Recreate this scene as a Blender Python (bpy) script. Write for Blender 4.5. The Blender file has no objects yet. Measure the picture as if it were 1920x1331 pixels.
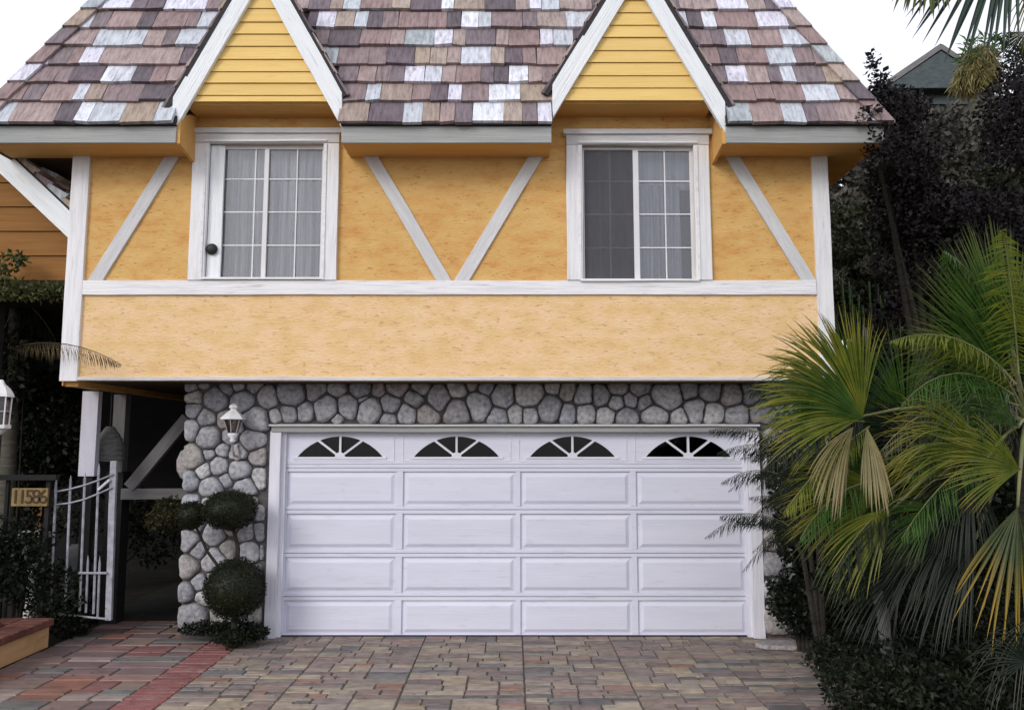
import bpy, math, random
import numpy as np
from mathutils import Vector, Matrix, noise

# ------------------------------------------------------------------ camera, sky, sun, exposure
S = bpy.context.scene
COL = S.collection
R = random.Random(11)
F, PX, PY = 1493.0, 960.0, 665.5
PITCH = math.atan(0.109)
CAM = Vector((0.0, -8.07, 1.91))
cd = bpy.data.cameras.new('camera'); cam = bpy.data.objects.new('camera', cd); COL.objects.link(cam)
cd.sensor_width = 36.0; cd.lens = F / 1920.0 * 36.0
cd.clip_end = 500; cd.clip_start = 0.05
cam.location = CAM; cam.rotation_euler = (math.pi / 2 + PITCH, 0, 0)
S.camera = cam
SUN_EL, SUN_ROT = math.radians(28), math.radians(216)      # behind the photographer, to the left
w = bpy.data.worlds.new('World'); S.world = w; w.use_nodes = True
nt = w.node_tree; nt.nodes.clear()
sky = nt.nodes.new('ShaderNodeTexSky'); sky.sky_type = 'NISHITA'; sky.sun_disc = False
sky.sun_elevation = SUN_EL; sky.sun_rotation = SUN_ROT; sky.air_density = 1.0; sky.dust_density = 1.5; sky.ozone_density = 1.0
hs = nt.nodes.new('ShaderNodeHueSaturation'); hs.inputs['Saturation'].default_value = 0.42; hs.inputs['Value'].default_value = 1.0
bg = nt.nodes.new('ShaderNodeBackground'); bg.inputs['Strength'].default_value = 0.15
wo = nt.nodes.new('ShaderNodeOutputWorld')
nt.links.new(sky.outputs[0], hs.inputs['Color']); mxw = nt.nodes.new('ShaderNodeMix'); mxw.data_type = 'RGBA'; mxw.inputs[0].default_value = 0.75     # thin bright overcast over the clear sky
mxw.inputs[7].default_value = (7.8, 7.9, 8.7, 1); nt.links.new(hs.outputs[0], mxw.inputs[6]); nt.links.new(mxw.outputs[2], bg.inputs['Color']); nt.links.new(bg.outputs[0], wo.inputs[0])
sd = bpy.data.lights.new('sun', 'SUN'); sd.energy = 1.25; sd.angle = math.radians(22); sd.color = (1.0, 0.95, 0.88)
sun = bpy.data.objects.new('sun', sd); COL.objects.link(sun)
sdir = Vector((math.sin(SUN_ROT) * math.cos(SUN_EL), math.cos(SUN_ROT) * math.cos(SUN_EL), math.sin(SUN_EL)))
sun.rotation_euler = sdir.to_track_quat('Z', 'Y').to_euler(); sun.location = (4, -8, 12)
S.view_settings.view_transform = 'Standard'; S.view_settings.look = 'None'
S.view_settings.gamma = 1.0; S.view_settings.use_curve_mapping = False
S.view_settings.exposure = 0.08

# ------------------------------------------------------------------ pixel -> world point on a known plane
def ray(px, py):
    cx, cz = (px - PX) / F, -(py - PY) / F
    s, c = math.sin(PITCH), math.cos(PITCH)
    return Vector((cx, c - cz * s, s + cz * c))
def at(px, py, Y):
    d = ray(px, py); return CAM + d * ((Y - CAM.y) / d.y)
def onz(px, py, Z=0.0):
    d = ray(px, py); return CAM + d * ((Z - CAM.z) / d.z)
def mpp(Y): return (Y - CAM.y) / F                          # metres per source pixel near depth Y

# ------------------------------------------------------------------ scene helpers
WL = {}
def wl(o): return WL.get(o.name, Vector((0, 0, 0))) if o else Vector((0, 0, 0))
def place(o, parent, loc=(0, 0, 0)):
    loc = Vector(loc); WL[o.name] = loc
    if parent: o.parent = parent
    o.location = loc - wl(parent)
def tag(o, label=None, cat=None, group=None, kind=None):
    if label: o['label'] = label
    if cat: o['category'] = cat
    if group: o['group'] = group
    if kind: o['kind'] = kind
    return o
def thing(name, label, cat, loc=(0, 0, 0), group=None):
    o = bpy.data.objects.new(name, None); COL.objects.link(o); place(o, None, loc)
    o.empty_display_size = 0.2
    return tag(o, label, cat, group)
def mobj(name, me, m, parent=None, loc=(0, 0, 0), smooth=False):
    o = bpy.data.objects.new(name, me); COL.objects.link(o)
    if m and not me.materials: me.materials.append(m)
    if smooth: me.polygons.foreach_set('use_smooth', [True] * len(me.polygons))
    place(o, parent, loc); return o
class MB:
    def __init__(s): s.v = []; s.f = []
    def box(s, x0, x1, y0, y1, z0, z1):
        b = len(s.v)
        for z in (z0, z1):
            for y in (y0, y1):
                for x in (x0, x1): s.v.append((x, y, z))
        for q in ((0, 2, 3, 1), (4, 5, 7, 6), (0, 1, 5, 4), (2, 6, 7, 3), (0, 4, 6, 2), (1, 3, 7, 5)):
            s.f.append(tuple(b + i for i in q))
        return s
    def prism(s, pts, d):
        """closed polygon pts (3-D) extruded by the vector d"""
        b = len(s.v); n = len(pts); d = Vector(d)
        s.v += [tuple(Vector(p)) for p in pts] + [tuple(Vector(p) + d) for p in pts]
        s.f.append(tuple(range(b, b + n))); s.f.append(tuple(range(b + 2 * n - 1, b + n - 1, -1)))
        for i in range(n):
            j = (i + 1) % n; s.f.append((b + j, b + i, b + n + i, b + n + j))
        return s
    def tube(s, pts, rad, n=7, cap=True):
        pts = [Vector(p) for p in pts]; rr = rad if isinstance(rad, (list, tuple)) else [rad] * len(pts)
        b = len(s.v); up = Vector((0.13, 0.31, 0.94))
        for i, p in enumerate(pts):
            t = (pts[min(i + 1, len(pts) - 1)] - pts[max(i - 1, 0)]).normalized()
            a = t.cross(up)
            if a.length < 0.05: a = t.cross(Vector((1, 0, 0)))
            a.normalize(); c = t.cross(a)
            for k in range(n):
                q = p + (a * math.cos(2 * math.pi * k / n) + c * math.sin(2 * math.pi * k / n)) * rr[i]
                s.v.append(tuple(q))
        for i in range(len(pts) - 1):
            for k in range(n):
                k2 = (k + 1) % n
                s.f.append((b + i * n + k, b + i * n + k2, b + (i + 1) * n + k2, b + (i + 1) * n + k))
        if cap:
            s.f.append(tuple(b + k for k in range(n))); s.f.append(tuple(b + (len(pts) - 1) * n + k for k in range(n - 1, -1, -1)))
        return s
    def lathe(s, c, prof, n=12):
        c = Vector(c); b = len(s.v)
        for r, z in prof:
            for k in range(n):
                a = 2 * math.pi * (k + .5) / n; s.v.append((c.x + r * math.cos(a), c.y + r * math.sin(a), c.z + z))
        for i in range(len(prof) - 1):
            for k in range(n):
                k2 = (k + 1) % n; s.f.append((b + i * n + k, b + i * n + k2, b + (i + 1) * n + k2, b + (i + 1) * n + k))
        s.f.append(tuple(b + k for k in range(n - 1, -1, -1))); s.f.append(tuple(b + (len(prof) - 1) * n + k for k in range(n)))
        return s
    def build(s, name, m, parent=None, smooth=False, bevel=0, loc=(0, 0, 0)):
        me = bpy.data.meshes.new(name); L = Vector(loc)
        me.from_pydata([tuple(Vector(p) - L) for p in s.v], [], s.f); me.update()
        o = mobj(name, me, m, parent, loc, smooth)
        if bevel:
            md = o.modifiers.new('edge', 'BEVEL'); md.width = bevel; md.segments = 2; md.limit_method = 'ANGLE'
        return o
def struct(name, mb, m, **k): return tag(mb.build(name, m, **k), kind='structure')

# ------------------------------------------------------------------ materials
def mat(name, cols, scale=(3, 3, 3), rough=.7, bump=.3, bscale=(40, 40, 40), detail=6, objvar=0, objcols=None, spec=.3,
        lo=.3, hi=.7, dirt=None, dist=.01, tip=None, trans=0, island=False):
    m = bpy.data.materials.new(name); m.use_nodes = True; T = m.node_tree; T.nodes.clear(); N = T.nodes.new; L = T.links.new
    out = N('ShaderNodeOutputMaterial'); p = N('ShaderNodeBsdfPrincipled')
    p.inputs['Specular IOR Level'].default_value = spec; p.inputs['Roughness'].default_value = rough
    tc = N('ShaderNodeTexCoord'); oi = N('ShaderNodeNewGeometry' if island else 'ShaderNodeObjectInfo'); RN = 'Random Per Island' if island else 'Random'
    add = N('ShaderNodeVectorMath'); add.operation = 'MULTIPLY_ADD'
    cmb = N('ShaderNodeCombineXYZ')
    for i, k in enumerate((37.0, 91.0, 53.0)):
        mu = N('ShaderNodeMath'); mu.operation = 'MULTIPLY'; mu.inputs[1].default_value = k if (objvar or objcols) else 0
        L(oi.outputs[RN], mu.inputs[0]); L(mu.outputs[0], cmb.inputs[i])
    va = N('ShaderNodeVectorMath'); va.operation = 'ADD'; L(tc.outputs['Object'], va.inputs[0]); L(cmb.outputs[0], va.inputs[1])
    T.nodes.remove(add)
    def nz(sc, det, rg=.55):
        mp = N('ShaderNodeMapping'); mp.inputs['Scale'].default_value = sc; L(va.outputs[0], mp.inputs[0])
        n = N('ShaderNodeTexNoise'); n.inputs['Scale'].default_value = 1; n.inputs['Detail'].default_value = det; n.inputs['Roughness'].default_value = rg
        L(mp.outputs[0], n.inputs['Vector']); return n.outputs['Fac']
    n1 = nz(scale, detail)
    cr = N('ShaderNodeValToRGB'); cr.color_ramp.elements[0].position = lo; cr.color_ramp.elements[1].position = hi
    cr.color_ramp.elements[0].color = (*cols[0], 1); cr.color_ramp.elements[1].color = (*cols[-1], 1)
    for i in range(1, len(cols) - 1):
        e = cr.color_ramp.elements.new(lo + (hi - lo) * i / (len(cols) - 1)); e.color = (*cols[i], 1)
    L(n1, cr.inputs[0]); c = cr.outputs[0]
    def mix(a, b, fac, mode='MIX'):
        x = N('ShaderNodeMix'); x.data_type = 'RGBA'; x.blend_type = mode
        for sck, val in ((x.inputs[6], a), (x.inputs[7], b), (x.inputs[0], fac)):
            if isinstance(val, (int, float)): sck.default_value = val
            elif isinstance(val, tuple): sck.default_value = (*val, 1)
            else: L(val, sck)
        return x.outputs[2]
    if objcols:
        r2 = N('ShaderNodeValToRGB'); r2.color_ramp.interpolation = 'CONSTANT'
        k = len(objcols)
        r2.color_ramp.elements[0].color = (*objcols[0], 1); r2.color_ramp.elements[1].position = 1 / k; r2.color_ramp.elements[1].color = (*objcols[1], 1)
        for i in range(2, k):
            e = r2.color_ramp.elements.new(i / k); e.color = (*objcols[i], 1)
        L(oi.outputs[RN], r2.inputs[0]); c = mix(r2.outputs[0], c, 1.0, 'MULTIPLY')
    if objvar:
        mr = N('ShaderNodeMapRange'); mr.inputs[3].default_value = 1 - objvar; mr.inputs[4].default_value = 1 + objvar
        fr = N('ShaderNodeMath'); fr.operation = 'FRACT'; mm = N('ShaderNodeMath'); mm.operation = 'MULTIPLY'; mm.inputs[1].default_value = 13.7
        L(oi.outputs[RN], mm.inputs[0]); L(mm.outputs[0], fr.inputs[0]); L(fr.outputs[0], mr.inputs[0])
        h = N('ShaderNodeHueSaturation'); L(mr.outputs[0], h.inputs['Value']); L(c, h.inputs['Color']); c = h.outputs[0]
    if dirt:                                               # (colour, scale, lo, hi, amount)
        d = nz(dirt[1], 5, .65); rr = N('ShaderNodeMapRange'); rr.inputs[1].default_value = dirt[2]; rr.inputs[2].default_value = dirt[3]
        rr.inputs[4].default_value = dirt[4]; L(d, rr.inputs[0]); c = mix(c, dirt[0], rr.outputs[0])
    if tip:                                                # leaf colour running out to the tip of each leaflet
        a = N('ShaderNodeAttribute'); a.attribute_name = 'tip'
        rr = N('ShaderNodeMapRange'); rr.inputs[1].default_value = tip[1]; rr.inputs[2].default_value = tip[2]; L(a.outputs['Fac'], rr.inputs[0])
        c = mix(c, tip[0], rr.outputs[0])
    L(c, p.inputs['Base Color'])
    if bump:
        b = N('ShaderNodeBump'); b.inputs['Strength'].default_value = bump; b.inputs['Distance'].default_value = dist
        L(nz(bscale, 6, .6), b.inputs['Height']); L(b.outputs[0], p.inputs['Normal'])
    if trans:
        tr = N('ShaderNodeBsdfTranslucent'); L(c, tr.inputs['Color']); ms = N('ShaderNodeMixShader'); ms.inputs[0].default_value = trans
        L(p.outputs[0], ms.inputs[1]); L(tr.outputs[0], ms.inputs[2]); L(ms.outputs[0], out.inputs[0])
    else: L(p.outputs[0], out.inputs[0])
    return m
M = {}
M['wall'] = mat('yellow_textured_plywood', [(.58, .30, .095), (.65, .37, .125), (.66, .42, .15), (.72, .44, .17)], (5, 5, 11), .82, 1.0, (20, 20, 70), dist=.008, detail=12,
                dirt=((.36, .18, .06), (15, 15, 65), .60, .64, .7))
M['wall_low'] = mat('pale_yellow_plywood', [(.74, .46, .235), (.76, .53, .25), (.82, .56, .33), (.82, .61, .34)], (4, 4, 9), .82, 1.0, (20, 20, 70), dist=.008, detail=12,
                    dirt=((.50, .29, .13), (13, 13, 65), .60, .64, .75))
M['siding'] = mat('yellow_siding_paint', [(.75, .51, .165), (.82, .58, .215)], (1.5, 18, 18), .7, .6, (3, 3, 60), objvar=.04, dirt=((.45, .28, .10), (2, 20, 30), .62, .75, .5))
M['soffit'] = mat('ochre_soffit_paint', [(.62, .34, .10), (.70, .40, .13)], (1.2, 9, 9), .75, .4, (3, 40, 40))
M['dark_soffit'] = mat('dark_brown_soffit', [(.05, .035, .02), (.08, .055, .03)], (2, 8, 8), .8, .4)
M['orange_wing'] = mat('burnt_orange_siding', [(.22, .095, .022), (.29, .135, .035)], (1.5, 18, 18), .8, .5, (3, 3, 50), objvar=.08)
M['white'] = mat('weathered_white_timber', [(.66, .66, .68), (.78, .78, .80), (.82, .82, .82)], (2.0, 26, 26), .6, .8, (2.5, 60, 60), objvar=.03,
                 dirt=((.34, .34, .35), (3, 45, 45), .60, .74, .65), dist=.008)
M['white_bright'] = mat('white_bargeboard_paint', [(.76, .80, .83), (.86, .88, .90)], (2.0, 26, 26), .5, 1.0, (2.5, 70, 70), objvar=.02,
                        dirt=((.38, .40, .44), (3, 55, 55), .60, .70, .7), dist=.01)
M['grey_fascia'] = mat('grey_painted_fascia', [(.30, .31, .31), (.40, .41, .40)], (1.4, 30, 30), .6, .8, (2, 60, 60), objvar=.03, dirt=((.25, .26, .24), (1.6, 40, 40), .58, .72, .7))
M['grey_brace'] = mat('grey_white_brace_paint', [(.54, .54, .55), (.66, .66, .67)], (3, 24, 24), .7, .7, (14, 50, 50), objvar=.03, dirt=((.32, .30, .26), (6, 30, 30), .6, .75, .5))
M['door'] = mat('lavender_white_door_paint', [(.63, .64, .75), (.69, .70, .80)], (1.2, 3, 8), .5, .35, (3, 30, 60), objvar=.02, dirt=((.40, .40, .46), (3.5, 3.5, 22), .58, .78, .5), dist=.006)
M['jamb'] = mat('white_jamb_paint', [(.66, .66, .74), (.78, .78, .86)], (2, 20, 20), .5, .7, (2, 60, 60), objvar=.02, dirt=((.40, .40, .42), (3, 50, 50), .60, .74, .5))
M['frame'] = mat('white_window_frame', [(.66, .66, .68), (.74, .74, .76)], (5, 5, 5), .4, .1)
def glassm(name, tint=(1, 1, 1), rough=0.02, base=.06):
    m = bpy.data.materials.new(name); m.use_nodes = True; T = m.node_tree; T.nodes.clear(); N = T.nodes.new; L = T.links.new
    o = N('ShaderNodeOutputMaterial'); t = N('ShaderNodeBsdfTransparent'); t.inputs[0].default_value = (*tint, 1)
    g = N('ShaderNodeBsdfGlossy'); g.inputs['Roughness'].default_value = rough
    f = N('ShaderNodeFresnel'); f.inputs[0].default_value = 1.5; mx = N('ShaderNodeMixShader'); a = N('ShaderNodeMath'); a.inputs[1].default_value = base
    L(f.outputs[0], a.inputs[0]); L(a.outputs[0], mx.inputs[0]); L(t.outputs[0], mx.inputs[1]); L(g.outputs[0], mx.inputs[2]); L(mx.outputs[0], o.inputs[0])
    return m
M['glass'] = glassm('window_glass', (.93, .94, .95))
M['dark_glass'] = glassm('garage_glass', (.25, .25, .25), .05, -.02)
M['screen'] = mat('insect_screen', [(.09, .09, .10), (.12, .12, .13)], (20, 20, 20), .8, 0)
_p = [n for n in M['screen'].node_tree.nodes if n.type == 'BSDF_PRINCIPLED'][0]; _p.inputs['Alpha'].default_value = .5
M['curtain'] = mat('sheer_curtain', [(.34, .34, .38), (.62, .61, .66), (.86, .85, .9)], (26, 26, .8), .8, .2, (60, 60, 8), trans=.25, objvar=.06)  # vertical tone bands put fold shading and sheer layering into the colour
M['curtain_white'] = mat('white_lace_curtain', [(.28, .30, .35), (.52, .54, .60)], (26, 26, .8), .8, .2, (60, 60, 8), trans=.25)
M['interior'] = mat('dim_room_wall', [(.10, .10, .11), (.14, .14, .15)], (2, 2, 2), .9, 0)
M['black'] = mat('matt_black', [(.015, .015, .016), (.03, .03, .03)], (20, 20, 20), .5, .3)
M['void'] = mat('shade_and_frame_black', [(.012, .012, .013), (.022, .021, .02)], (2, 2, 6), .9, .3)  # deep porch shade put into the colour; also the dark sign frame
M['felt'] = mat('roofing_felt', [(.03, .028, .03), (.05, .045, .05)], (20, 20, 20), .9, .4)
sh = dict(scale=(34, 7, 7), rough=.88, bump=1.0, bscale=(90, 14, 14), dist=.012, lo=.25, hi=.75, detail=9, dirt=((.09, .075, .08), (30, 12, 12), .58, .74, .6))
gr = [(.60, .57, .59), (1.06, 1.05, 1.06), (1.38, 1.36, 1.36)]
M['shW'] = mat('white_weathered_shake', gr, objcols=[(.56, .59, .65), (.70, .73, .79), (.64, .64, .73), (.50, .54, .59)], **sh)
M['shB'] = mat('pinkish_brown_shake', gr, objcols=[(.28, .205, .20), (.33, .25, .24), (.25, .195, .20), (.36, .285, .275)], **sh)
M['shD'] = mat('dark_purple_shake', gr, objcols=[(.155, .125, .145), (.19, .155, .175), (.135, .115, .13), (.21, .175, .185)], **sh)
M['shT'] = mat('tan_shake', gr, objcols=[(.36, .29, .235), (.33, .265, .23), (.39, .32, .28), (.34, .28, .26)], **sh)
M['shL'] = mat('pale_blue_shake', gr, objcols=[(.42, .46, .48), (.38, .42, .45)], **sh)
M['shside'] = mat('side_roof_shakes', [(.12, .09, .1), (.25, .19, .18), (.5, .5, .52)], (3, 3, 8), .85, .8, (9, 9, 30))
M['stone'] = mat('river_stone', [(.40, .39, .40), (.90, .90, .90), (1.32, 1.31, 1.30)], (24, 24, 24), .8, 1.0, (38, 38, 38), detail=10, dist=.012, lo=.25, hi=.75,
                 objcols=[(.36, .36, .39), (.43, .43, .455), (.33, .325, .345), (.48, .48, .49), (.38, .35, .35), (.41, .415, .445), (.31, .31, .34), (.40, .38, .36), (.36, .37, .41)],
                 dirt=((.62, .62, .64), (40, 40, 40), .60, .70, .6))
M['mortar'] = mat('dark_mortar', [(.07, .065, .065), (.13, .12, .118)], (18, 18, 18), .9, .9, (60, 60, 60))
M['slate'] = mat('slate_paver', [(.70, .67, .65), (1.05, 1.03, 1.0), (1.38, 1.32, 1.24)], (9, 16, 9), .72, .8, (18, 50, 30), detail=8, dist=.005, lo=.28, hi=.72,
                 objcols=[(.20, .155, .15), (.24, .195, .17), (.30, .25, .19), (.15, .145, .15), (.27, .235, .20), (.19, .18, .16), (.25, .155, .12),
                          (.225, .19, .185), (.33, .285, .225), (.175, .14, .14), (.25, .215, .185), (.22, .17, .155), (.12, .115, .12), (.28, .24, .21)],
                 dirt=((.27, .24, .22), (5, 11, 7), .52, .72, .6), objvar=.12)
M['slate_far'] = mat('outer_slate_paver', [(.70, .67, .65), (1.05, 1.03, 1.0), (1.38, 1.32, 1.24)], (9, 16, 9), .75, .8, (18, 50, 30), island=True,
                     objcols=[(.20, .16, .15), (.24, .20, .17), (.29, .25, .20), (.15, .14, .14), (.22, .185, .175), (.25, .19, .17)])
M['shB_many'] = mat('mixed_brown_shake', gr, island=True, objcols=[(.28, .205, .20), (.17, .14, .155), (.34, .27, .23), (.56, .58, .62), (.30, .23, .22)], **sh)
M['slate_red'] = mat('reddish_flagstone', [(.6, .58, .58), (.95, .93, .92), (1.2, 1.15, 1.1)], (4, 10, 6), .75, .8, (14, 40, 30), detail=8, dist=.006, lo=.28, hi=.72,
                     objcols=[(.24, .12, .115), (.21, .15, .15), (.17, .17, .165), (.27, .165, .145), (.23, .17, .15), (.30, .25, .23), (.18, .13, .13), (.25, .13, .10)],
                     dirt=((.13, .12, .10), (3, 7, 7), .56, .74, .6), objvar=.1)
M['redbrick'] = mat('red_brick_strip', [(.20, .075, .072), (.28, .12, .115)], (12, 30, 12), .8, .8, (50, 50, 50), objvar=.15, dirt=((.30, .21, .19), (5, 9, 12), .5, .7, .7))
M['joint'] = mat('driveway_joint_grout', [(.08, .072, .062), (.15, .135, .115)], (15, 15, 15), .95, .6)
M['path'] = mat('dark_mossy_path', [(.022, .026, .022), (.045, .05, .042)], (3, 3, 3), .9, .6)
M['soil'] = mat('dark_garden_soil', [(.018, .016, .012), (.04, .034, .024)], (6, 6, 6), .95, .8)
M['stucco'] = mat('peach_stucco', [(.50, .28, .12), (.62, .38, .20)], (5, 5, 5), .85, .8, (70, 70, 70), dirt=((.22, .12, .06), (3, 3, 7), .58, .75, .6))
M['coping'] = mat('dark_red_coping_brick', [(.11, .045, .035), (.19, .075, .055)], (12, 12, 12), .85, .8, (50, 50, 50), objvar=.2)
M['gate'] = mat('chipped_white_iron', [(.26, .26, .30), (.46, .46, .52)], (12, 12, 12), .5, .5, (60, 60, 60), dirt=((.12, .10, .09), (14, 14, 14), .60, .72, .7))
M['grey_post'] = mat('grey_timber', [(.13, .125, .125), (.20, .195, .195)], (3, 20, 20), .8, .6, (6, 40, 40), objvar=.1)  # one grey grained tone for posts, pier, rake boards and trunk
M['white_post'] = mat('lavender_white_post', [(.50, .49, .56), (.58, .57, .65)], (3, 20, 20), .6, .4)
M['bark'] = mat('bark', [(.018, .015, .012), (.045, .04, .032)], (8, 8, 20), .95, 1.0, (30, 30, 60), dist=.02)
M['palmbark'] = mat('ringed_palm_trunk', [(.06, .06, .045), (.12, .115, .09)], (4, 4, 30), .95, 1.0, (6, 6, 50), dist=.02)
def leafm(name, c0, c1, **k):
    k.setdefault('trans', .25); k.setdefault('rough', .5)
    return mat(name, [c0, c1], k.pop('scale', (5, 5, 5)), bump=0, lo=.35, hi=.65, **k)
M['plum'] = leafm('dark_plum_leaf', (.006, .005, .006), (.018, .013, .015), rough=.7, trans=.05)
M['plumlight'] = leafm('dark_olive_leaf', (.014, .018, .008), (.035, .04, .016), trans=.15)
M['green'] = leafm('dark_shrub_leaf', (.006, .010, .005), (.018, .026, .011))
M['ivy'] = leafm('moss_green_leaf', (.05, .065, .02), (.10, .11, .04))
M['duskleaf'] = leafm('dusky_far_leaf', (.05, .048, .038), (.085, .08, .062), trans=.1)
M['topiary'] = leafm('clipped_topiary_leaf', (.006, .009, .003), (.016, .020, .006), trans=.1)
M['brownleaf'] = leafm('brownish_leaf', (.04, .045, .018), (.085, .075, .03))
pk = dict(scale=(9, 9, 9), rough=.42, trans=.3)
M['palmG'] = leafm('green_palm_leaf', (.026, .078, .010), (.065, .135, .022), tip=((.10, .12, .035), .55, 1.0), **pk)
M['palmY'] = leafm('yellowing_palm_leaf', (.08, .12, .012), (.19, .21, .025), tip=((.30, .26, .05), .55, 1.0), **pk)
M['palmO'] = leafm('gold_tipped_palm_leaf', (.03, .055, .012), (.06, .08, .02), tip=((.46, .29, .02), .35, 1.0), **pk)
M['palmD'] = leafm('pale_dry_palm_leaf', (.15, .135, .045), (.25, .21, .085), tip=((.30, .245, .12), .4, 1.0), **pk)
M['palmK'] = leafm('dark_palm_leaf', (.008, .016, .009), (.020, .030, .017), tip=((.03, .034, .018), .5, 1.0), **pk)
M['palmB'] = leafm('blue_green_palm_leaf', (.018, .045, .032), (.035, .065, .045), tip=((.03, .05, .035), .6, 1.0), **pk)
M['palmGrey'] = leafm('grey_dry_palm_leaf', (.045, .05, .033), (.09, .09, .062), tip=((.12, .115, .08), .5, 1.0), **pk)
M['petiole'] = mat('palm_stalk', [(.10, .12, .04), (.20, .19, .08)], (5, 5, 5), .5, .2)
M['brownfrond'] = leafm('dry_brown_frond', (.10, .07, .03), (.19, .14, .07))
M['flower'] = leafm('white_petals', (.6, .6, .6), (.8, .8, .8))
M['far_wall'] = mat('distant_beige_stucco', [(.065, .06, .052), (.095, .088, .075)], (1, 1, 3), .9, .3)
M['far_roof'] = mat('distant_slate_roof', [(.05, .065, .07), (.09, .11, .115)], (4, 4, 9), .8, .5)
M['hill'] = mat('dark_hillside_earth', [(.02, .022, .014), (.055, .05, .035)], (2, 2, 2), .95, .8, (12, 12, 12))
M['ground'] = mat('garden_ground', [(.03, .03, .02), (.07, .065, .045)], (1, 1, 1), .95, .6)
M['sign'] = mat('carved_sign_wood', [(.18, .12, .05), (.30, .21, .09)], (20, 20, 6), .7, .5)
M['signnum'] = mat('sign_numeral_paint', [(.05, .03, .015), (.07, .045, .02)], (20, 20, 20), .7, 0)
M['lamp_white'] = mat('white_lamp_enamel', [(.74, .74, .76), (.84, .84, .84)], (9, 9, 9), .35, .1)
M['lamp_grey'] = mat('chalky_grey_bracket', [(.30, .27, .27), (.42, .39, .39)], (20, 20, 20), .6, .4)
M['frost'] = glassm('lamp_glass', (.55, .5, .5), .2, .08)
M['wicker'] = mat('grey_wicker', [(.09, .09, .09), (.20, .20, .19)], (9, 9, 90), .8, .6)
M['door_orange'] = mat('orange_gate_door', [(.20, .09, .04), (.26, .12, .055)], (3, 3, 3), .7, .3)

# ------------------------------------------------------------------ builders
def timber(name, p0, p1, w, t, m, parent, e0=(0, 0), e1=(0, 0), wob=.0025, seg=None, bevel=.004):
    """board with its front face centred on p0-p1 (facing the street); e0/e1 shift the ends of the top and bottom edge along it"""
    p0, p1 = Vector(p0), Vector(p1); X = (p1 - p0); Ln = X.length; X.normalize()
    Yb = Vector((0, 1, 0)); Yb = (Yb - X * X.dot(Yb)).normalized(); Z = X.cross(Yb)
    n = seg or max(2, int(Ln / .22)); mb = MB(); sd_ = R.random() * 99
    for i in range(n + 1):
        u = i / n
        for (zz, yy) in ((w / 2, 0), (-w / 2, 0), (-w / 2, t), (w / 2, t)):
            k = 0 if zz > 0 else 1
            x = (e0[k]) * (1 - u) + (Ln + e1[k]) * u
            jz = noise.noise(Vector((x * 1.7, zz * 9 + sd_, 0))) * wob * 2; jy = noise.noise(Vector((x * 1.3, sd_, yy * 9))) * wob
            mb.v.append((x, yy + (jy if yy == 0 else 0), zz + jz))
    for i in range(n):
        for k in range(4):
            k2 = (k + 1) % 4; mb.f.append((i * 4 + k, i * 4 + k2, i * 4 + 4 + k2, i * 4 + 4 + k))
    mb.f.append((3, 2, 1, 0)); mb.f.append(tuple(n * 4 + k for k in range(4)))
    o = mb.build(name, m, None, bevel=bevel)
    o.rotation_mode = 'QUATERNION'; o.rotation_quaternion = Matrix((X, Yb, Z)).transposed().to_quaternion()
    place(o, parent, p0); return o

def leaf_mesh(name, blobs, n, size, seed, aspect=.55, shell=.5, flat=0, zsq=1):
    """many small folded leaves through a set of ellipsoids (centre, (rx,ry,rz), weight)"""
    g = np.random.default_rng(seed)
    wts = np.array([b[1][0] * b[1][1] * b[1][2] for b in blobs]) ** .75; wts /= wts.sum()
    ix = g.choice(len(blobs), n, p=wts)
    c = np.array([tuple(b[0]) for b in blobs])[ix]; r = np.array([b[1] for b in blobs])[ix]
    d = g.normal(size=(n, 3)); d /= np.linalg.norm(d, axis=1)[:, None]
    rad = np.where(g.random(n) < shell, .82 + .22 * g.random(n), g.random(n) ** .4)[:, None]
    lump = 1 + (.16 if shell < .9 else .055) * np.sin(d[:, :1] * 7 + ix[:, None]) * np.cos(d[:, 2:] * 6 + ix[:, None] * 2)
    p = c + d * r * rad * lump
    a = g.normal(size=(n, 3)) + d * .5; a[:, 2] -= flat; a /= np.linalg.norm(a, axis=1)[:, None]
    b = np.cross(a, g.normal(size=(n, 3))); b /= np.linalg.norm(b, axis=1)[:, None]
    nn = np.cross(a, b); s = (size * (.55 + .9 * g.random(n)))[:, None]
    v = np.empty((n, 4, 3)); v[:, 0] = p; v[:, 1] = p + a * s * .5 + b * s * aspect * .5 + nn * s * .12
    v[:, 2] = p + a * s; v[:, 3] = p + a * s * .5 - b * s * aspect * .5 + nn * s * .12
    return quads(name, v)
def quads(name, v, tip=None):
    n = len(v); me = bpy.data.meshes.new(name); me.vertices.add(n * 4); me.vertices.foreach_set('co', v.reshape(-1))
    me.loops.add(n * 4); me.loops.foreach_set('vertex_index', np.arange(n * 4, dtype=np.int32))
    me.polygons.add(n); me.polygons.foreach_set('loop_start', np.arange(0, n * 4, 4, dtype=np.int32))
    me.polygons.foreach_set('loop_total', np.full(n, 4, dtype=np.int32)); me.update(); me.validate()
    return me
def pb(px, py, Y, rx, ry=None, rz=None):
    """blob from a picture position: radii in source pixels across / down, depth radius in metres"""
    k = mpp(Y); ry = ry or rx; return (at(px, py, Y), (rx * k, rz or rx * k, ry * k))

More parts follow.
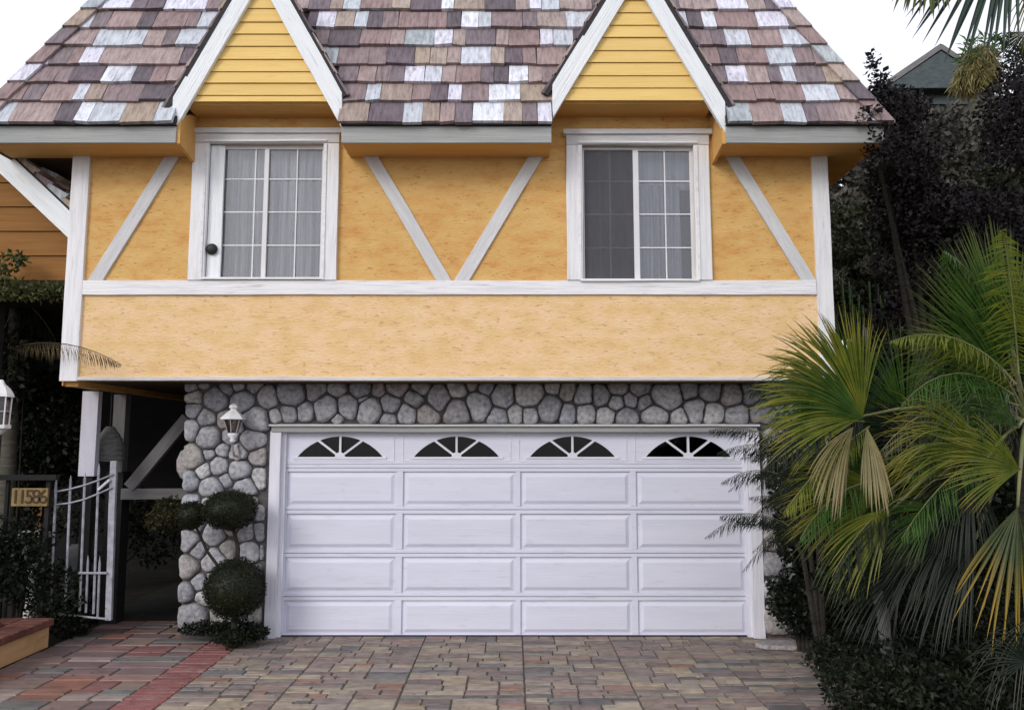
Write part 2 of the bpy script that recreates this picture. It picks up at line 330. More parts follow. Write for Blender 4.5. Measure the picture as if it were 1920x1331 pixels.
def fan(hub, R_, a0, a1, m, parent, crown=None, lean=.25, droop=.25, nseg=34, split=.45, wid=1.0, seed=1, name='frond', axis=None, ragged=.12):
    """fan-palm leaf: folded leaflets fused near the hub, free and drooping beyond; angles in degrees, 0 = +X, 90 = up"""
    g = random.Random(seed); hub = Vector(hub); V = []; Fc = []; tp = []
    am = (a0 + a1) / 2; half = max(1, abs(a1 - a0) / 2); dth = math.radians(abs(a1 - a0) / nseg)
    for i in range(nseg):
        a = a0 + (a1 - a0) * (i + .5) / nseg; rel = (a - am) / half
        ar = math.radians(a + g.gauss(0, .6)); L = R_ * (1 - .28 * rel * rel) * (1 - ragged * g.random())
        fan_lean = lean * (1 - .5 * rel * rel) + g.gauss(0, .03)
        d = Vector((math.cos(ar), -fan_lean, math.sin(ar))).normalized()
        side = d.cross(Vector((0, 1, 0))).normalized(); nrm = side.cross(d).normalized()
        dr = droop * 5.5 * max(.2, 1 + g.gauss(0, .3)); sw = g.gauss(0, .10); ns = 9; b = len(V); c = Vector(hub); dd = Vector(d)
        for k in range(ns + 1):
            u = k / ns
            if k:
                dd = (d + Vector((0, 0, -1)) * dr * max(0, u - .25) ** 1.3 + side * sw * max(0, u - split)).normalized(); c = c + dd * (L / ns)
            sv = dd.cross(Vector((0, 1, 0))).normalized(); nv = sv.cross(dd).normalized()
            wfull = .5 * L * u * dth * 1.02
            if u > split: wfull = .5 * L * split * dth * (1 - ((u - split) / (1 - split)) ** 1.5) + .0004
            wfull *= wid
            V += [tuple(c - sv * wfull), tuple(c + nv * wfull * .6), tuple(c + sv * wfull)]; tp += [u * (1 - .15 * abs(rel))] * 3
        for k in range(ns):
            q = b + k * 3
            Fc += [(q, q + 1, q + 4, q + 3), (q + 1, q + 2, q + 5, q + 4)]
    me = bpy.data.meshes.new(name); me.from_pydata(V, [], Fc); at_ = me.attributes.new('tip', 'FLOAT', 'POINT'); at_.data.foreach_set('value', tp)
    o = mobj(name, me, m, parent)
    if crown is not None:
        c = Vector(crown); mid = (c + hub) / 2 + Vector((0, 0, .12 * (c - hub).length))
        pts = [c.lerp(mid, t * 2) if t < .5 else mid.lerp(hub, t * 2 - 1) for t in (0, .25, .5, .75, 1)]
        pts = [c * (1 - t) ** 2 + mid * 2 * t * (1 - t) + hub * t * t for t in (0, .2, .4, .6, .8, 1)]
        MB().tube(pts, [.022, .018, .015, .013, .011, .008], 6).build('stalk', M['petiole'], o, smooth=True)
    return o
def plume(p0, p1, p2, ln, n, m, parent, name='frond', seed=1, hang=.9, width=.012, spread=.5, stalkr=.008, sm=None):
    """feather frond along a quadratic curve, leaflets on both sides hanging down"""
    g = random.Random(seed); p0, p1, p2 = Vector(p0), Vector(p1), Vector(p2); cv = lambda t: p0 * (1 - t) ** 2 + p1 * 2 * t * (1 - t) + p2 * t * t
    q = []
    for i in range(n):
        t = (i + .5) / n; c = cv(t); T = (cv(min(1, t + .01)) - cv(max(0, t - .01))).normalized(); sd = T.cross(Vector((0, 0, 1))).normalized()
        l = ln * (math.sin(math.pi * min(1, .12 + t * .88)) ** .6) * (.75 + .4 * g.random())
        for s in (-1, 1):
            d = (sd * s * spread + Vector((0, 0, -hang)) + T * .55 + Vector((g.gauss(0, .12), g.gauss(0, .12), g.gauss(0, .12)))).normalized()
            wv = T * width * .5; a = c; b_ = c + d * l * .55; e = b_ + (d + Vector((0, 0, -.5 * hang))).normalized() * l * .5
            q.append([a - wv * .4, b_ - wv, b_ + wv, a + wv * .4]); q.append([b_ - wv, e - wv * .05, e + wv * .05, b_ + wv])
    me = quads(name, np.array([[tuple(x) for x in f] for f in q]))
    o = mobj(name, me, m, parent)
    if stalkr: MB().tube([cv(i / 8) for i in range(9)], [stalkr * (1 - .09 * i) for i in range(9)], 5).build('stalk', sm or M['petiole'], o, smooth=True)
    return o

# ================================================================== GROUND
def sheet(name, x0, x1, y0, y1, z, m, nx=1, ny=1):
    mb = MB()
    for j in range(ny + 1):
        for i in range(nx + 1): mb.v.append((x0 + (x1 - x0) * i / nx, y0 + (y1 - y0) * j / ny, z))
    for j in range(ny):
        for i in range(nx):
            a = j * (nx + 1) + i; mb.f.append((a, a + 1, a + nx + 2, a + nx + 1))
    return struct(name, mb, m)
sheet('ground', -120, 120, -60, 160, -.03, M['ground'])
XL = -4.34; XR = 2.75
sheet('driveway', XL, XR, -7.5, .12, -.012, M['joint'])
drive = bpy.data.objects['driveway']; WL['driveway'] = Vector((0, 0, 0))
def paver(x0, x1, y0, y1, name, m, parent, gap=.006, z=0.0, skew=0):
    g = gap; j = lambda: R.uniform(-.003, .003); h = z + R.uniform(-.003, .004); cx, cy = (x0 + x1) / 2, (y0 + y1) / 2
    t = [(x0 + g + j(), y0 + g + j()), (x1 - g + j(), y0 + g + j()), (x1 - g + j(), y1 - g + j()), (x0 + g + j(), y1 - g + j())]
    mb = MB(); b = .005
    for (x, y) in t: mb.v.append((x, y, z - .012))
    for (x, y) in t: mb.v.append((x + (b if x < cx else -b), y + (b if y < cy else -b), h + R.uniform(-.0015, .0015)))
    mb.f = [(4, 5, 6, 7), (0, 1, 5, 4), (1, 2, 6, 5), (2, 3, 7, 6), (3, 0, 4, 7)]
    return mb.build(name, m, parent)
rects = []
def split(x0, x1, y0, y1, tw, th, out):
    w_, h_ = x1 - x0, y1 - y0
    if (w_ <= tw * R.uniform(.8, 1.75) and h_ <= th * R.uniform(.8, 1.7)): out.append((x0, x1, y0, y1)); return
    if w_ / tw > h_ / th * R.uniform(.7, 1.4): c = x0 + w_ * R.uniform(.36, .64); split(x0, c, y0, y1, tw, th, out); split(c, x1, y0, y1, tw, th, out)
    else: c = y0 + h_ * R.uniform(.36, .64); split(x0, x1, y0, c, tw, th, out); split(x0, x1, c, y1, tw, th, out)
xs = [-2.58, -1.75, -.85, .10, .95, 1.85, XR]
for a, b in zip(xs, xs[1:]): split(a, b, -2.14, .06, .30, .125, rects)
far = []
for a, b in zip(xs, xs[1:]): split(a, b, -7.5, -2.12, .3, .2, far)
print('pavers', len(rects)); rects.sort(key=lambda r: r[3]); vis, more = rects[:298], rects[298:]
for r in vis: paver(*r, 'paver', M['slate'], drive)
flags = []; split(XL, -2.9, -2.3, .75, .42, .24, flags)
for r in flags: paver(*r, 'flagstone', M['slate_red'], drive, gap=.01)
y = -.12; k = 0
while y > -2.4:
    paver(-2.90, -2.58, y - .078, y, 'brick', M['redbrick'], drive, gap=.003, z=.001); y -= .08
mb = MB()
for (x0, x1, y0, y1) in more + far: mb.box(x0 + .006, x1 - .006, y0 + .006, y1 - .006, -.012, R.uniform(-.002, .003))
fl2 = []; split(XL, -2.9, -7.5, -2.3, .42, .26, fl2)
for (x0, x1, y0, y1) in fl2: mb.box(x0 + .01, x1 - .01, y0 + .01, y1 - .01, -.012, R.uniform(-.002, .003))
mb.box(-2.9, -2.58, -7.5, -2.45, -.012, .001)
tag(mb.build('outer_pavers', M['slate_far'], drive), kind='stuff')
sheet('entry_path', -4.6, -3.15, .75, 6.0, -.004, M['path'])
sheet('garden_bed', XR, 9, -7.5, 12, -.016, M['soil'])
sheet('left_garden_bed', -14, XL, -7.5, 12, -.018, M['soil'])

# ================================================================== HOUSE
YW, YE, YG = -.5, -.92, 0.0                                  # upper wall face, eave fascia, garage stone face
house = thing('house', 'yellow two-storey house with white timber trim, shake roof and stone garage front', 'house', (-.5, 2.5, 0))
wxL, wxR = at(128, 527, YW).x, at(1557, 527, YW).x
z_bot, z_top = at(840, 713, YW).z, at(840, 292, YW).z + .25
z_band0, z_band1 = at(840, 553.5, YW).z, at(840, 527, YW).z
ZT = at(840, 210, YW).z
winL = dict(x0=388, x1=607, y0=270, y1=524.5); winR = dict(x0=1090, x1=1303, y0=273, y1=527.5)
def wx(px, py=400, Y=YW): return at(px, py, Y).x
def wz(py, Y=YW): return at(960, py, Y).z
# upper wall with two real openings (above the rail) and the lower panel below it
hl = [(wx(winL['x0']), wx(winL['x1']), wz(winL['y1']), wz(winL['y0'])), (wx(winR['x0']), wx(winR['x1']), wz(winR['y1']), wz(winR['y0']))]
mb = MB(); Tk = .14; xs_ = [wxL, hl[0][0], hl[0][1], hl[1][0], hl[1][1], wxR]; zs_ = [z_band0 + .05, ZT]
for i in range(5):
    if i in (1, 3):
        h = hl[0] if i == 1 else hl[1]
        mb.box(xs_[i], xs_[i + 1], YW, YW + Tk, zs_[0], h[2]); mb.box(xs_[i], xs_[i + 1], YW, YW + Tk, h[3], ZT)
    else: mb.box(xs_[i], xs_[i + 1], YW, YW + Tk, zs_[0], ZT)
mb.build('upper_wall', M['wall'], house)
MB().box(wxL, wxR, YW - .006, YW + Tk, z_bot, z_band0 + .05).build('lower_panel', M['wall_low'], house)
# side and back walls, floor soffit
HB = 6.5
MB().box(wxL, wxL + .14, YW + Tk, HB, z_bot, ZT).build('side_wall', M['wall'], house)
MB().box(wxR - .14, wxR, YW + Tk, HB, z_bot, ZT).build('side_wall', M['wall'], house)
MB().box(wxL, wxR, HB, HB + .14, 0, ZT).build('back_wall', M['wall'], house)
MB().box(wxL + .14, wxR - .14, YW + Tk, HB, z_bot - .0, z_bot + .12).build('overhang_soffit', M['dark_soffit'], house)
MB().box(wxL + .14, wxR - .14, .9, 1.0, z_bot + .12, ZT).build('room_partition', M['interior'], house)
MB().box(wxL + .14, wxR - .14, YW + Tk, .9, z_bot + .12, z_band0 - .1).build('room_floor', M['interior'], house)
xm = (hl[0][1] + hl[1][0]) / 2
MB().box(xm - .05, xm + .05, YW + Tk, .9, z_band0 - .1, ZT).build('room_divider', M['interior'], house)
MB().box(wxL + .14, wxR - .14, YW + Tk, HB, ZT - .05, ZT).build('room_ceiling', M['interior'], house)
# drip boards under the lower panel
timber('drip_board', (wxL, YW - .03, z_bot + .015), (wxR, YW - .03, z_bot + .015), .035, .03, M['grey_brace'], house)
MB().box(wxL - .012, wxL - .001, YW + .02, HB, z_bot - .05, z_bot + .06).build('side_trim_board', M['soffit'], house)
MB().box(wxL, wxL + .13, YW + .05, HB, z_bot - .055, z_bot - .001).build('edge_beam', M['soffit'], house)
# corner posts, rail, braces
pw = .17
YP = YW - .035
for nm, xa, xb in (('l', wxL - .012, wxL + .155), ('r', wxR - .145, wxR + .012)):
    c = (xa + xb) / 2
    timber('corner_post', (c, YP, z_bot - .01), (c, YP, z_top - .26), xb - xa, .05, M['white'], house)
xa = wxL + .157; xb = wxR - .147
timber('rail', (xa, YP + .003, (z_band0 + z_band1) / 2), (xb, YP + .003, (z_band0 + z_band1) / 2), z_band1 - z_band0, .05, M['white'], house)
zt, zb = wz(285), z_band1
for (xt, xb_) in ((331, 180), (690, 833), (1010, 866), (1366, 1515)):
    p0 = Vector((wx(xb_, 527), YP + .01, zb)); p1 = Vector((wx(xt, 285), YP + .01, zt)); w_ = .125
    d = p1 - p0; ang = math.atan2(d.z, d.x); off = (w_ / 2) / math.tan(ang)
    timber('brace', p0, p1, w_, .045, M['grey_brace'], house, e0=(-off, off), e1=(-off, off))
# ---------------- windows
def window(spec, strip, name_lbl):
    (x0, x1, z0, z1) = hl[spec]; px0, px1 = [(388, 607), (1090, 1303)][spec]
    wtop = [244, 246][spec]; py1 = [524.5, 527.5][spec]
    W_ = MB().box(x0, x1, -.47, -.44, z0, z0 + .03).box(x0, x1, -.47, -.44, z1 - .045, z1).box(x0, x0 + .035, -.47, -.44, z0 + .03, z1 - .045).box(x1 - .035, x1, -.47, -.44, z0 + .03, z1 - .045)
    win = W_.build('window', M['frame'], house, bevel=.003); win['label'] = name_lbl
    # casings in front of the wall
    cw = .155; zc = wz(wtop) ; yf = YW - .045
    lx = x0 - cw / 2 + .01; rx = x1 + cw / 2 - .01
    timber('casing', (lx, yf, z_band1 + .001), (lx, yf, z1 - .01), cw, .05, M['white'], win)
    timber('casing', (rx, yf, z_band1 + .001), (rx, yf, z1 - .01), cw, .05, M['white'], win)
    for s, cx in ((-1, lx), (1, rx)):                      # inner bead and outer edge moulding on each side casing
        xi = cx + s * -.05; MB().box(xi - .012, xi + .012, yf - .012, yf + .004, z_band1 + .004, z1 - .02).build('bead', M['white'], win, bevel=.003)
    zc0 = z1 - .008
    timber('head_casing', (x0 - cw + .01, yf - .004, (zc0 + zc) / 2), (x1 + cw - .01, yf - .004, (zc0 + zc) / 2), zc - zc0, .055, M['grey_brace'], win)
    timber('head_cap', (x0 - cw - .02, yf - .03, zc - .03), (x1 + cw + .02, yf - .03, zc - .03), .05, .075, M['grey_brace'], win)
    timber('head_bead', (x0 - .03, yf - .018, z1 + .012), (x1 + .03, yf - .018, z1 + .012), .02, .012, M['white'], win)
    timber('sill', (x0 - .02, yf - .012, z0 + .004), (x1 + .02, yf - .012, z0 + .004), .022, .06, M['white'], win)
    return win
def bar(name, xa, xb, za, zb_, y, m, par, t=.012): return MB().box(xa, xb, y, y + t, za, zb_).build(name, m, par, bevel=.002)
W1 = window(0, True, 'left window with pale curtains')
W2 = window(1, False, 'right window with a dark screen over its left half')
for spec, Wn, gx0, gx1, mul, vx, hy, yb, yt in ((0, W1, 417, 603, 495.5, (474, 553), (334, 396, 458.5), 521, 275), (1, W2, 1095, 1298, 1195, (1145, 1249), (338, 400, 463), 524, 279)):
    z0, z1 = wz(yb), wz(yt); a, b, c = wx(gx0), wx(gx1), wx(mul)
    MB().box(a, c - .01, -.458, -.452, z0, z1).build('pane', M['glass'], Wn)
    MB().box(c + .01, b, -.452, -.446, z0, z1).build('pane', M['glass'], Wn)
    bar('mullion', c - .022, c + .022, z0 - .01, z1, -.478, M['frame'], Wn, .03)
    for x in vx: bar('muntin', wx(x) - .007, wx(x) + .007, z0, z1, -.466, M['frame'], Wn, .008)
    for y_ in hy: bar('muntin', a, b, wz(y_) - .007, wz(y_) + .007, -.4645, M['frame'], Wn, .005)
MB().box(wx(1096), wx(1189), -.474, -.471, wz(523), wz(280)).build('insect_screen', M['screen'], W2)
sf = MB(); a, b, z0, z1 = wx(1094), wx(1191), wz(525), wz(277)
sf.box(a, b, -.478, -.466, z0, z0 + .018).box(a, b, -.478, -.466, z1 - .012, z1).box(a, a + .012, -.478, -.466, z0 + .018, z1 - .012).box(b - .012, b, -.478, -.466, z0 + .018, z1 - .012)
sf.build('screen_frame', M['frame'], W2)
# side board of the left window with the round black fitting on it
timber('side_board', (wx(404), -.50, wz(522)), (wx(404), -.50, wz(273)), .135, .03, M['white_bright'], W1)
mb = MB().lathe((0, 0, 0), [(.052, 0), (.056, .012), (.05, .03), (.03, .042)], 18)
o = mb.build('round_fitting', M['black'], None, smooth=True, bevel=0); o.rotation_euler = (math.pi / 2, 0, 0); place(o, None, (wx(401), -.503, wz(468)))
tag(o, 'small round black fitting low on the side board of the left window', 'fitting')
# curtains
def curtain(x0, x1, z0, z1, label, m, n=9, y=-.33, amp=.034):
    mb = MB(); nx = n * 8
    for j in range(5):
        z = z0 + (z1 - z0) * j / 4
        for i in range(nx + 1):
            u = i / nx; ph = u * n * 2 * math.pi + .5 * math.sin(u * 9 + j * .3)
            mb.v.append((x0 + (x1 - x0) * u + .006 * math.sin(j + u * 20), y + amp * math.sin(ph) * (1 - .12 * j) + .008 * math.sin(ph * .37), z))
    for j in range(4):
        for i in range(nx): q = j * (nx + 1) + i; mb.f.append((q, q + 1, q + nx + 2, q + nx + 1))
    return tag(mb.build('curtain', m, None, smooth=True), label, 'curtain', 'curtains behind the upstairs windows')
zc0, zc1 = wz(526), wz(268)
curtain(wx(408), wx(486), zc0, zc1, 'narrow grey sheer curtain on the left side of the left window', M['curtain'], 5)
curtain(wx(494), wx(615), zc0, zc1, 'wide grey sheer curtain on the right side of the left window', M['curtain'], 7)
curtain(wx(1088), wx(1196), zc0, zc1, 'curtain behind the dark screen of the right window', M['curtain'], 6)
curtain(wx(1203), wx(1283), zc0, wz(338), 'white lace curtain in the right half of the right window', M['curtain_white'], 6)
o = MB().box(wx(1085), wx(1310), -.30, -.285, wz(345), wz(262)).build('roller_blind', M['curtain_white'], None)
tag(o, 'pale blind drawn a quarter down behind the right window', 'blind')

# ---------------- main roof
TH = math.radians(68); z_e = at(840, 232.5, YE).z; UP = Vector((0, math.cos(TH), math.sin(TH))); NR = Vector((0, -math.sin(TH), math.cos(TH)))
P0 = Vector((0, YE - .03, z_e))
def onroof(px, py):
    d = ray(px, py); t = (P0 - CAM).dot(NR) / d.dot(NR); p = CAM + d * t; return p.x, (p - P0).dot(UP)
hx0 = at(-36, 236, YE).x; hx1 = at(1657, 236, YE).x; kx = .42          # hip runs in by kx per metre of slope
def rp(x, s, h=0): return P0 + Vector((x, 0, 0)) + UP * s + NR * h
roof = MB()
ST = 3.1
sg = onroof(960, 188)[1]
e1, e2, e3, e4 = wx(330, 250, YE), wx(640, 250, YE), wx(1034, 250, YE), wx(1361, 250, YE)
for a, b in ((hx0, e1), (e2, e3), (e4, hx1)):
    l = a + (kx * 0 if a != hx0 else 0); pts = [rp(a, 0, -.03), rp(b, 0, -.03), rp(b if b != hx1 else hx1 - kx * sg, sg, -.03), rp(a if a != hx0 else hx0 + kx * sg, sg, -.03)]
    roof.prism(pts, NR * .02)
roof.prism([rp(hx0 + kx * sg, sg, -.03), rp(hx1 - kx * sg, sg, -.03), rp(hx1 - kx * ST, ST, -.03), rp(hx0 + kx * ST, ST, -.03)], NR * .02)
zt_ = rp(0, ST).z; yt_ = rp(0, ST).y
roof_o = roof.build('roof', M['felt'], house)
RB = HB + .5
mb = MB(); a, b, c, d = rp(hx0, 0), rp(hx0 + kx * ST, ST), rp(hx1, 0), rp(hx1 - kx * ST, ST)
mb.prism([a, b, (b.x, RB, b.z), (a.x, RB, a.z)], (.02, 0, -.02)); mb.prism([c, (c.x, RB, c.z), (d.x, RB, d.z), d], (-.02, 0, -.02))
mb.prism([b, d, (d.x, RB, d.z + .3), (b.x, RB, b.z + .3)], (0, 0, -.03)); mb.prism([(a.x, RB, a.z), (b.x, RB, b.z), (d.x, RB, d.z), (c.x, RB, c.z)], (0, .02, 0))
mb.build('side_slope', M['shside'], roof_o)
rowpy = [231, 193, 158.5, 124.5, 89.5, 56, 22.5, -11]
rs = [onroof(840, p)[1] for p in rowpy]; rs[0] = -.02; ex = rs[3] - rs[2]
for k in range(4): rs.append(rs[-1] + ex)
Lr = [[(0, 'W'), (75, 'B'), (305, 'D'), (405, 'W'), (480, 'W'), (640, 'T'), (810, 'W'), (905, '')],
      [(40, 'T'), (90, 'B'), (140, 'D'), (235, 'B'), (395, 'W'), (455, 'T'), (545, 'B'), (735, 'D'), (920, '')],
      [(75, 'T'), (140, 'B'), (210, 'B'), (300, 'B'), (375, 'D'), (540, 'W'), (605, 'W'), (695, 'D'), (790, 'B'), (870, 'B'), (975, '')],
      [(160, 'B'), (215, 'W'), (275, 'D'), (370, 'B'), (430, 'W'), (530, 'B'), (690, 'B'), (940, 'D'), (1030, '')],
      [(290, 'B'), (500, 'W'), (665, 'W'), (755, 'B'), (850, 'D'), (920, 'W'), (1095, '')],
      [(310, 'D'), (395, 'W'), (485, 'D'), (570, 'B'), (725, 'D'), (805, 'B'), (970, 'B'), (1030, 'W'), (1150, '')],
      [(380, 'B'), (445, 'B'), (550, 'W'), (695, 'D'), (770, 'D'), (860, 'W'), (920, 'W'), (1075, 'B'), (1210, '')]]
Mr = [[(100, 'T'), (255, 'D'), (430, 'W'), (530, 'T'), (618, 'B'), (695, 'D'), (785, 'W'), (945, 'T'), (1040, 'D'), (1118, 'W'), (1192, '')],
      [(106, 'B'), (240, 'W'), (315, 'T'), (475, 'B'), (570, 'D'), (660, 'W'), (730, 'B'), (868, 'W'), (1030, 'T'), (1200, '')],
      [(95, 'D'), (200, 'B'), (290, 'B'), (365, 'D'), (438, 'W'), (540, 'W'), (628, 'B'), (700, 'B'), (828, 'D'), (895, 'D'), (970, 'W'), (1070, 'B'), (1140, 'B'), (1225, '')],
      [(10, 'L'), (95, 'B'), (255, 'B'), (345, 'D'), (490, 'T'), (568, 'T'), (655, 'B'), (725, 'W'), (880, 'T'), (950, 'D'), (1042, 'B'), (1112, 'B'), (1265, 'D'), (1300, '')],
      [(-40, 'B'), (50, 'D'), (210, 'B'), (365, 'B'), (438, 'L'), (590, 'W'), (685, 'T'), (750, 'D'), (905, 'B'), (970, 'B'), (1130, 'W'), (1197, 'W'), (1300, 'D'), (1380, '')],
      [(-60, 'D'), (-10, 'W'), (85, 'T'), (180, 'W'), (247, 'D'), (325, 'B'), (408, 'B'), (558, 'B'), (655, 'D'), (727, 'W'), (815, 'W'), (882, 'B'), (1040, 'D'), (1115, 'T'), (1265, 'W'), (1440, '')],
      [(-120, 'B'), (-50, 'D'), (60, 'T'), (125, 'W'), (215, 'B'), (375, 'T'), (470, 'D'), (628, 'W'), (692, 'T'), (848, 'D'), (1005, 'T'), (1075, 'W'), (1137, 'W'), (1230, 'T'), (1305, 'B'), (1395, 'D'), (1520, '')]]
Rr = [[(388, 'L'), (510, 'B'), (670, 'W'), (785, 'D'), (850, 'B'), (945, 'B'), (1100, 'W'), (1190, '')],
      [(372, 'B'), (530, 'B'), (625, 'B'), (780, 'W'), (955, 'B'), (1170, '')],
      [(290, 'D'), (385, 'W'), (490, 'B'), (600, 'D'), (665, 'W'), (735, 'D'), (885, 'T'), (985, 'W'), (1130, '')],
      [(235, 'B'), (350, 'D'), (440, 'B'), (595, 'W'), (735, 'B'), (830, 'B'), (1000, 'B'), (1065, '')],
      [(180, 'B'), (310, 'D'), (380, 'W'), (505, 'B'), (665, 'W'), (758, 'W'), (860, 'D'), (990, '')],
      [(115, 'W'), (185, 'D'), (262, 'W'), (330, 'B'), (540, 'W'), (695, 'D'), (795, 'B'), (880, 'T'), (950, '')],
      [(55, 'D'), (140, 'B'), (210, 'B'), (335, 'W'), (490, 'T'), (580, 'D'), (675, 'B'), (735, 'W'), (790, 'B'), (885, '')]]
def shingle(x0, x1, s0, s1, m, nm='shingle', par=None, h=.040, skew=None):
    g = .0025; sk = R.uniform(-.006, .006) if skew is None else skew; hb = h + R.uniform(-.004, .006); j0, j1 = R.uniform(-.016, .008), R.uniform(-.014, .008)
    a = s1 + .02; mb = MB(); cl = lambda x, s_: max(hx0 + kx * s_, min(hx1 - kx * s_, x))
    xa_, xb_, xc_, xd_ = cl(x0 + g, s0), cl(x1 - g, s0), cl(x1 - g + sk, a), cl(x0 + g + sk, a)
    mb.v = [tuple(rp(xa_, s0 + j0, .004)), tuple(rp(xb_, s0 + j1, .004)), tuple(rp(xc_, a, -.004)), tuple(rp(xd_, a, -.004)),
            tuple(rp(xa_, s0 + j0, hb)), tuple(rp(xb_, s0 + j1, hb + R.uniform(-.003, .003))), tuple(rp(xc_, a, .004)), tuple(rp(xd_, a, .004))]
    mb.f = [(3, 2, 1, 0), (4, 5, 6, 7), (0, 1, 5, 4), (1, 2, 6, 5), (2, 3, 7, 6), (3, 0, 4, 7)]
    return mb.build(nm, m, par or roof_o)
for sec, off in ((Lr, 0), (Mr, 600), (Rr, 1220)):
    for r, row in enumerate(sec):
        py = (rowpy[r] + rowpy[r + 1]) / 2; s0, s1 = rs[r], rs[r + 1]
        for i in range(len(row) - 1):
            xa = onroof(off + row[i][0] / 2.743, py)[0]; xb = onroof(off + row[i + 1][0] / 2.743, py)[0]
            if sec is Lr and i == 0: xa = hx0 + kx * s0
            if sec is Rr and i == len(row) - 2: xb = hx1 - kx * s0
            shingle(xa, xb, s0, s1, M['sh' + row[i][1]])
# courses above the frame and behind the gables
mb = MB()
for r in range(7, len(rs) - 1):
    x = hx0 + kx * rs[r]
    while x < hx1 - kx * rs[r]:
        w_ = min(R.uniform(.12, .3), hx1 - kx * rs[r + 1] - x + .003); b = len(mb.v)
        if w_ < .02: break; s0, s1 = rs[r], rs[r + 1] + .02
        mb.v += [tuple(rp(x, s0, .004)), tuple(rp(x + w_ - .004, s0, .004)), tuple(rp(x + w_ - .004, s1, .004)), tuple(rp(x, s1, .004)), tuple(rp(x, s0, .03)), tuple(rp(x + w_ - .004, s0, .03))]
        mb.f += [(b, b + 1, b + 5, b + 4), (b + 4, b + 5, b + 2, b + 3)]; x += w_
tag(mb.build('upper_courses', M['shB_many'], roof_o), kind='stuff')
# hip caps: short overlapping shakes climbing both hips
capm = ['T', 'B', 'W', 'B', 'D', 'T', 'L', 'B', 'T', 'W', 'D']
for sgn, hx in ((1, hx0), (-1, hx1)):
    for r in range(len(rs) - 2):
        s0, s1 = rs[r], rs[r + 1]; xa, xb = hx + sgn * kx * s0, hx + sgn * kx * s1
        wo, wi = .05 * sgn, .115 * sgn
        mb = MB(); h0, h1 = .065, .035
        A = [rp(xa - wo, s0 - .015, h0), rp(xa + wi, s0 - .01, h0), rp(xb + wi, s1 + .03, h1), rp(xb - wo, s1 + .03, h1)]
        mb.prism(A, -NR * .024); mb.build('hip_cap', M['sh' + capm[(r + (3 if sgn < 0 else 0)) % 11]], roof_o)
        # the half of the cap that folds down the side slope
        q = Vector((.01 * sgn, .16, 0)); mb = MB(); mb.prism([A[0], A[3], A[3] + q, A[0] + q], (0, 0, -.02)); mb.build('hip_cap', M['sh' + capm[(r + 5) % 11]], roof_o)
# eaves: boxed soffit, fascia and starter strip per section
zf0, zf1 = wz(268, YE), wz(237, YE)
for a, b, e in ((hx0, e1, 1), (e2, e3, 0), (e4, hx1, 2)):
    pts = [(a, YE + .025, zf0 + .012), (a, YE + .025, z_e - .02), (a, YW + .02, z_e + .35), (a, YW + .02, zf0 + .012)]
    MB().prism(pts, (b - a, 0, 0)).build('eave_soffit', M['soffit'], house)
    timber('fascia', (a, YE, (zf0 + zf1) / 2), (b, YE, (zf0 + zf1) / 2), zf1 - zf0, .024, M['grey_fascia'], house)
    MB().box(a, b, YE - .035, YE + .02, zf1 + .002, zf1 + .014).build('starter_strip', M['felt'], house)
for a, b in ((hx0, wxL), (wxR, hx1)):
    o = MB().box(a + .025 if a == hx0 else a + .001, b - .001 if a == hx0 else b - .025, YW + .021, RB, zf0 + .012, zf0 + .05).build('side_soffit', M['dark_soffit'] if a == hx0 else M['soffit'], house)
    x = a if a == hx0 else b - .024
    MB().box(x, x + .024, YE + .025, RB, zf0, zf1).build('side_fascia', M['dark_soffit'] if a == hx0 else M['soffit'], house)

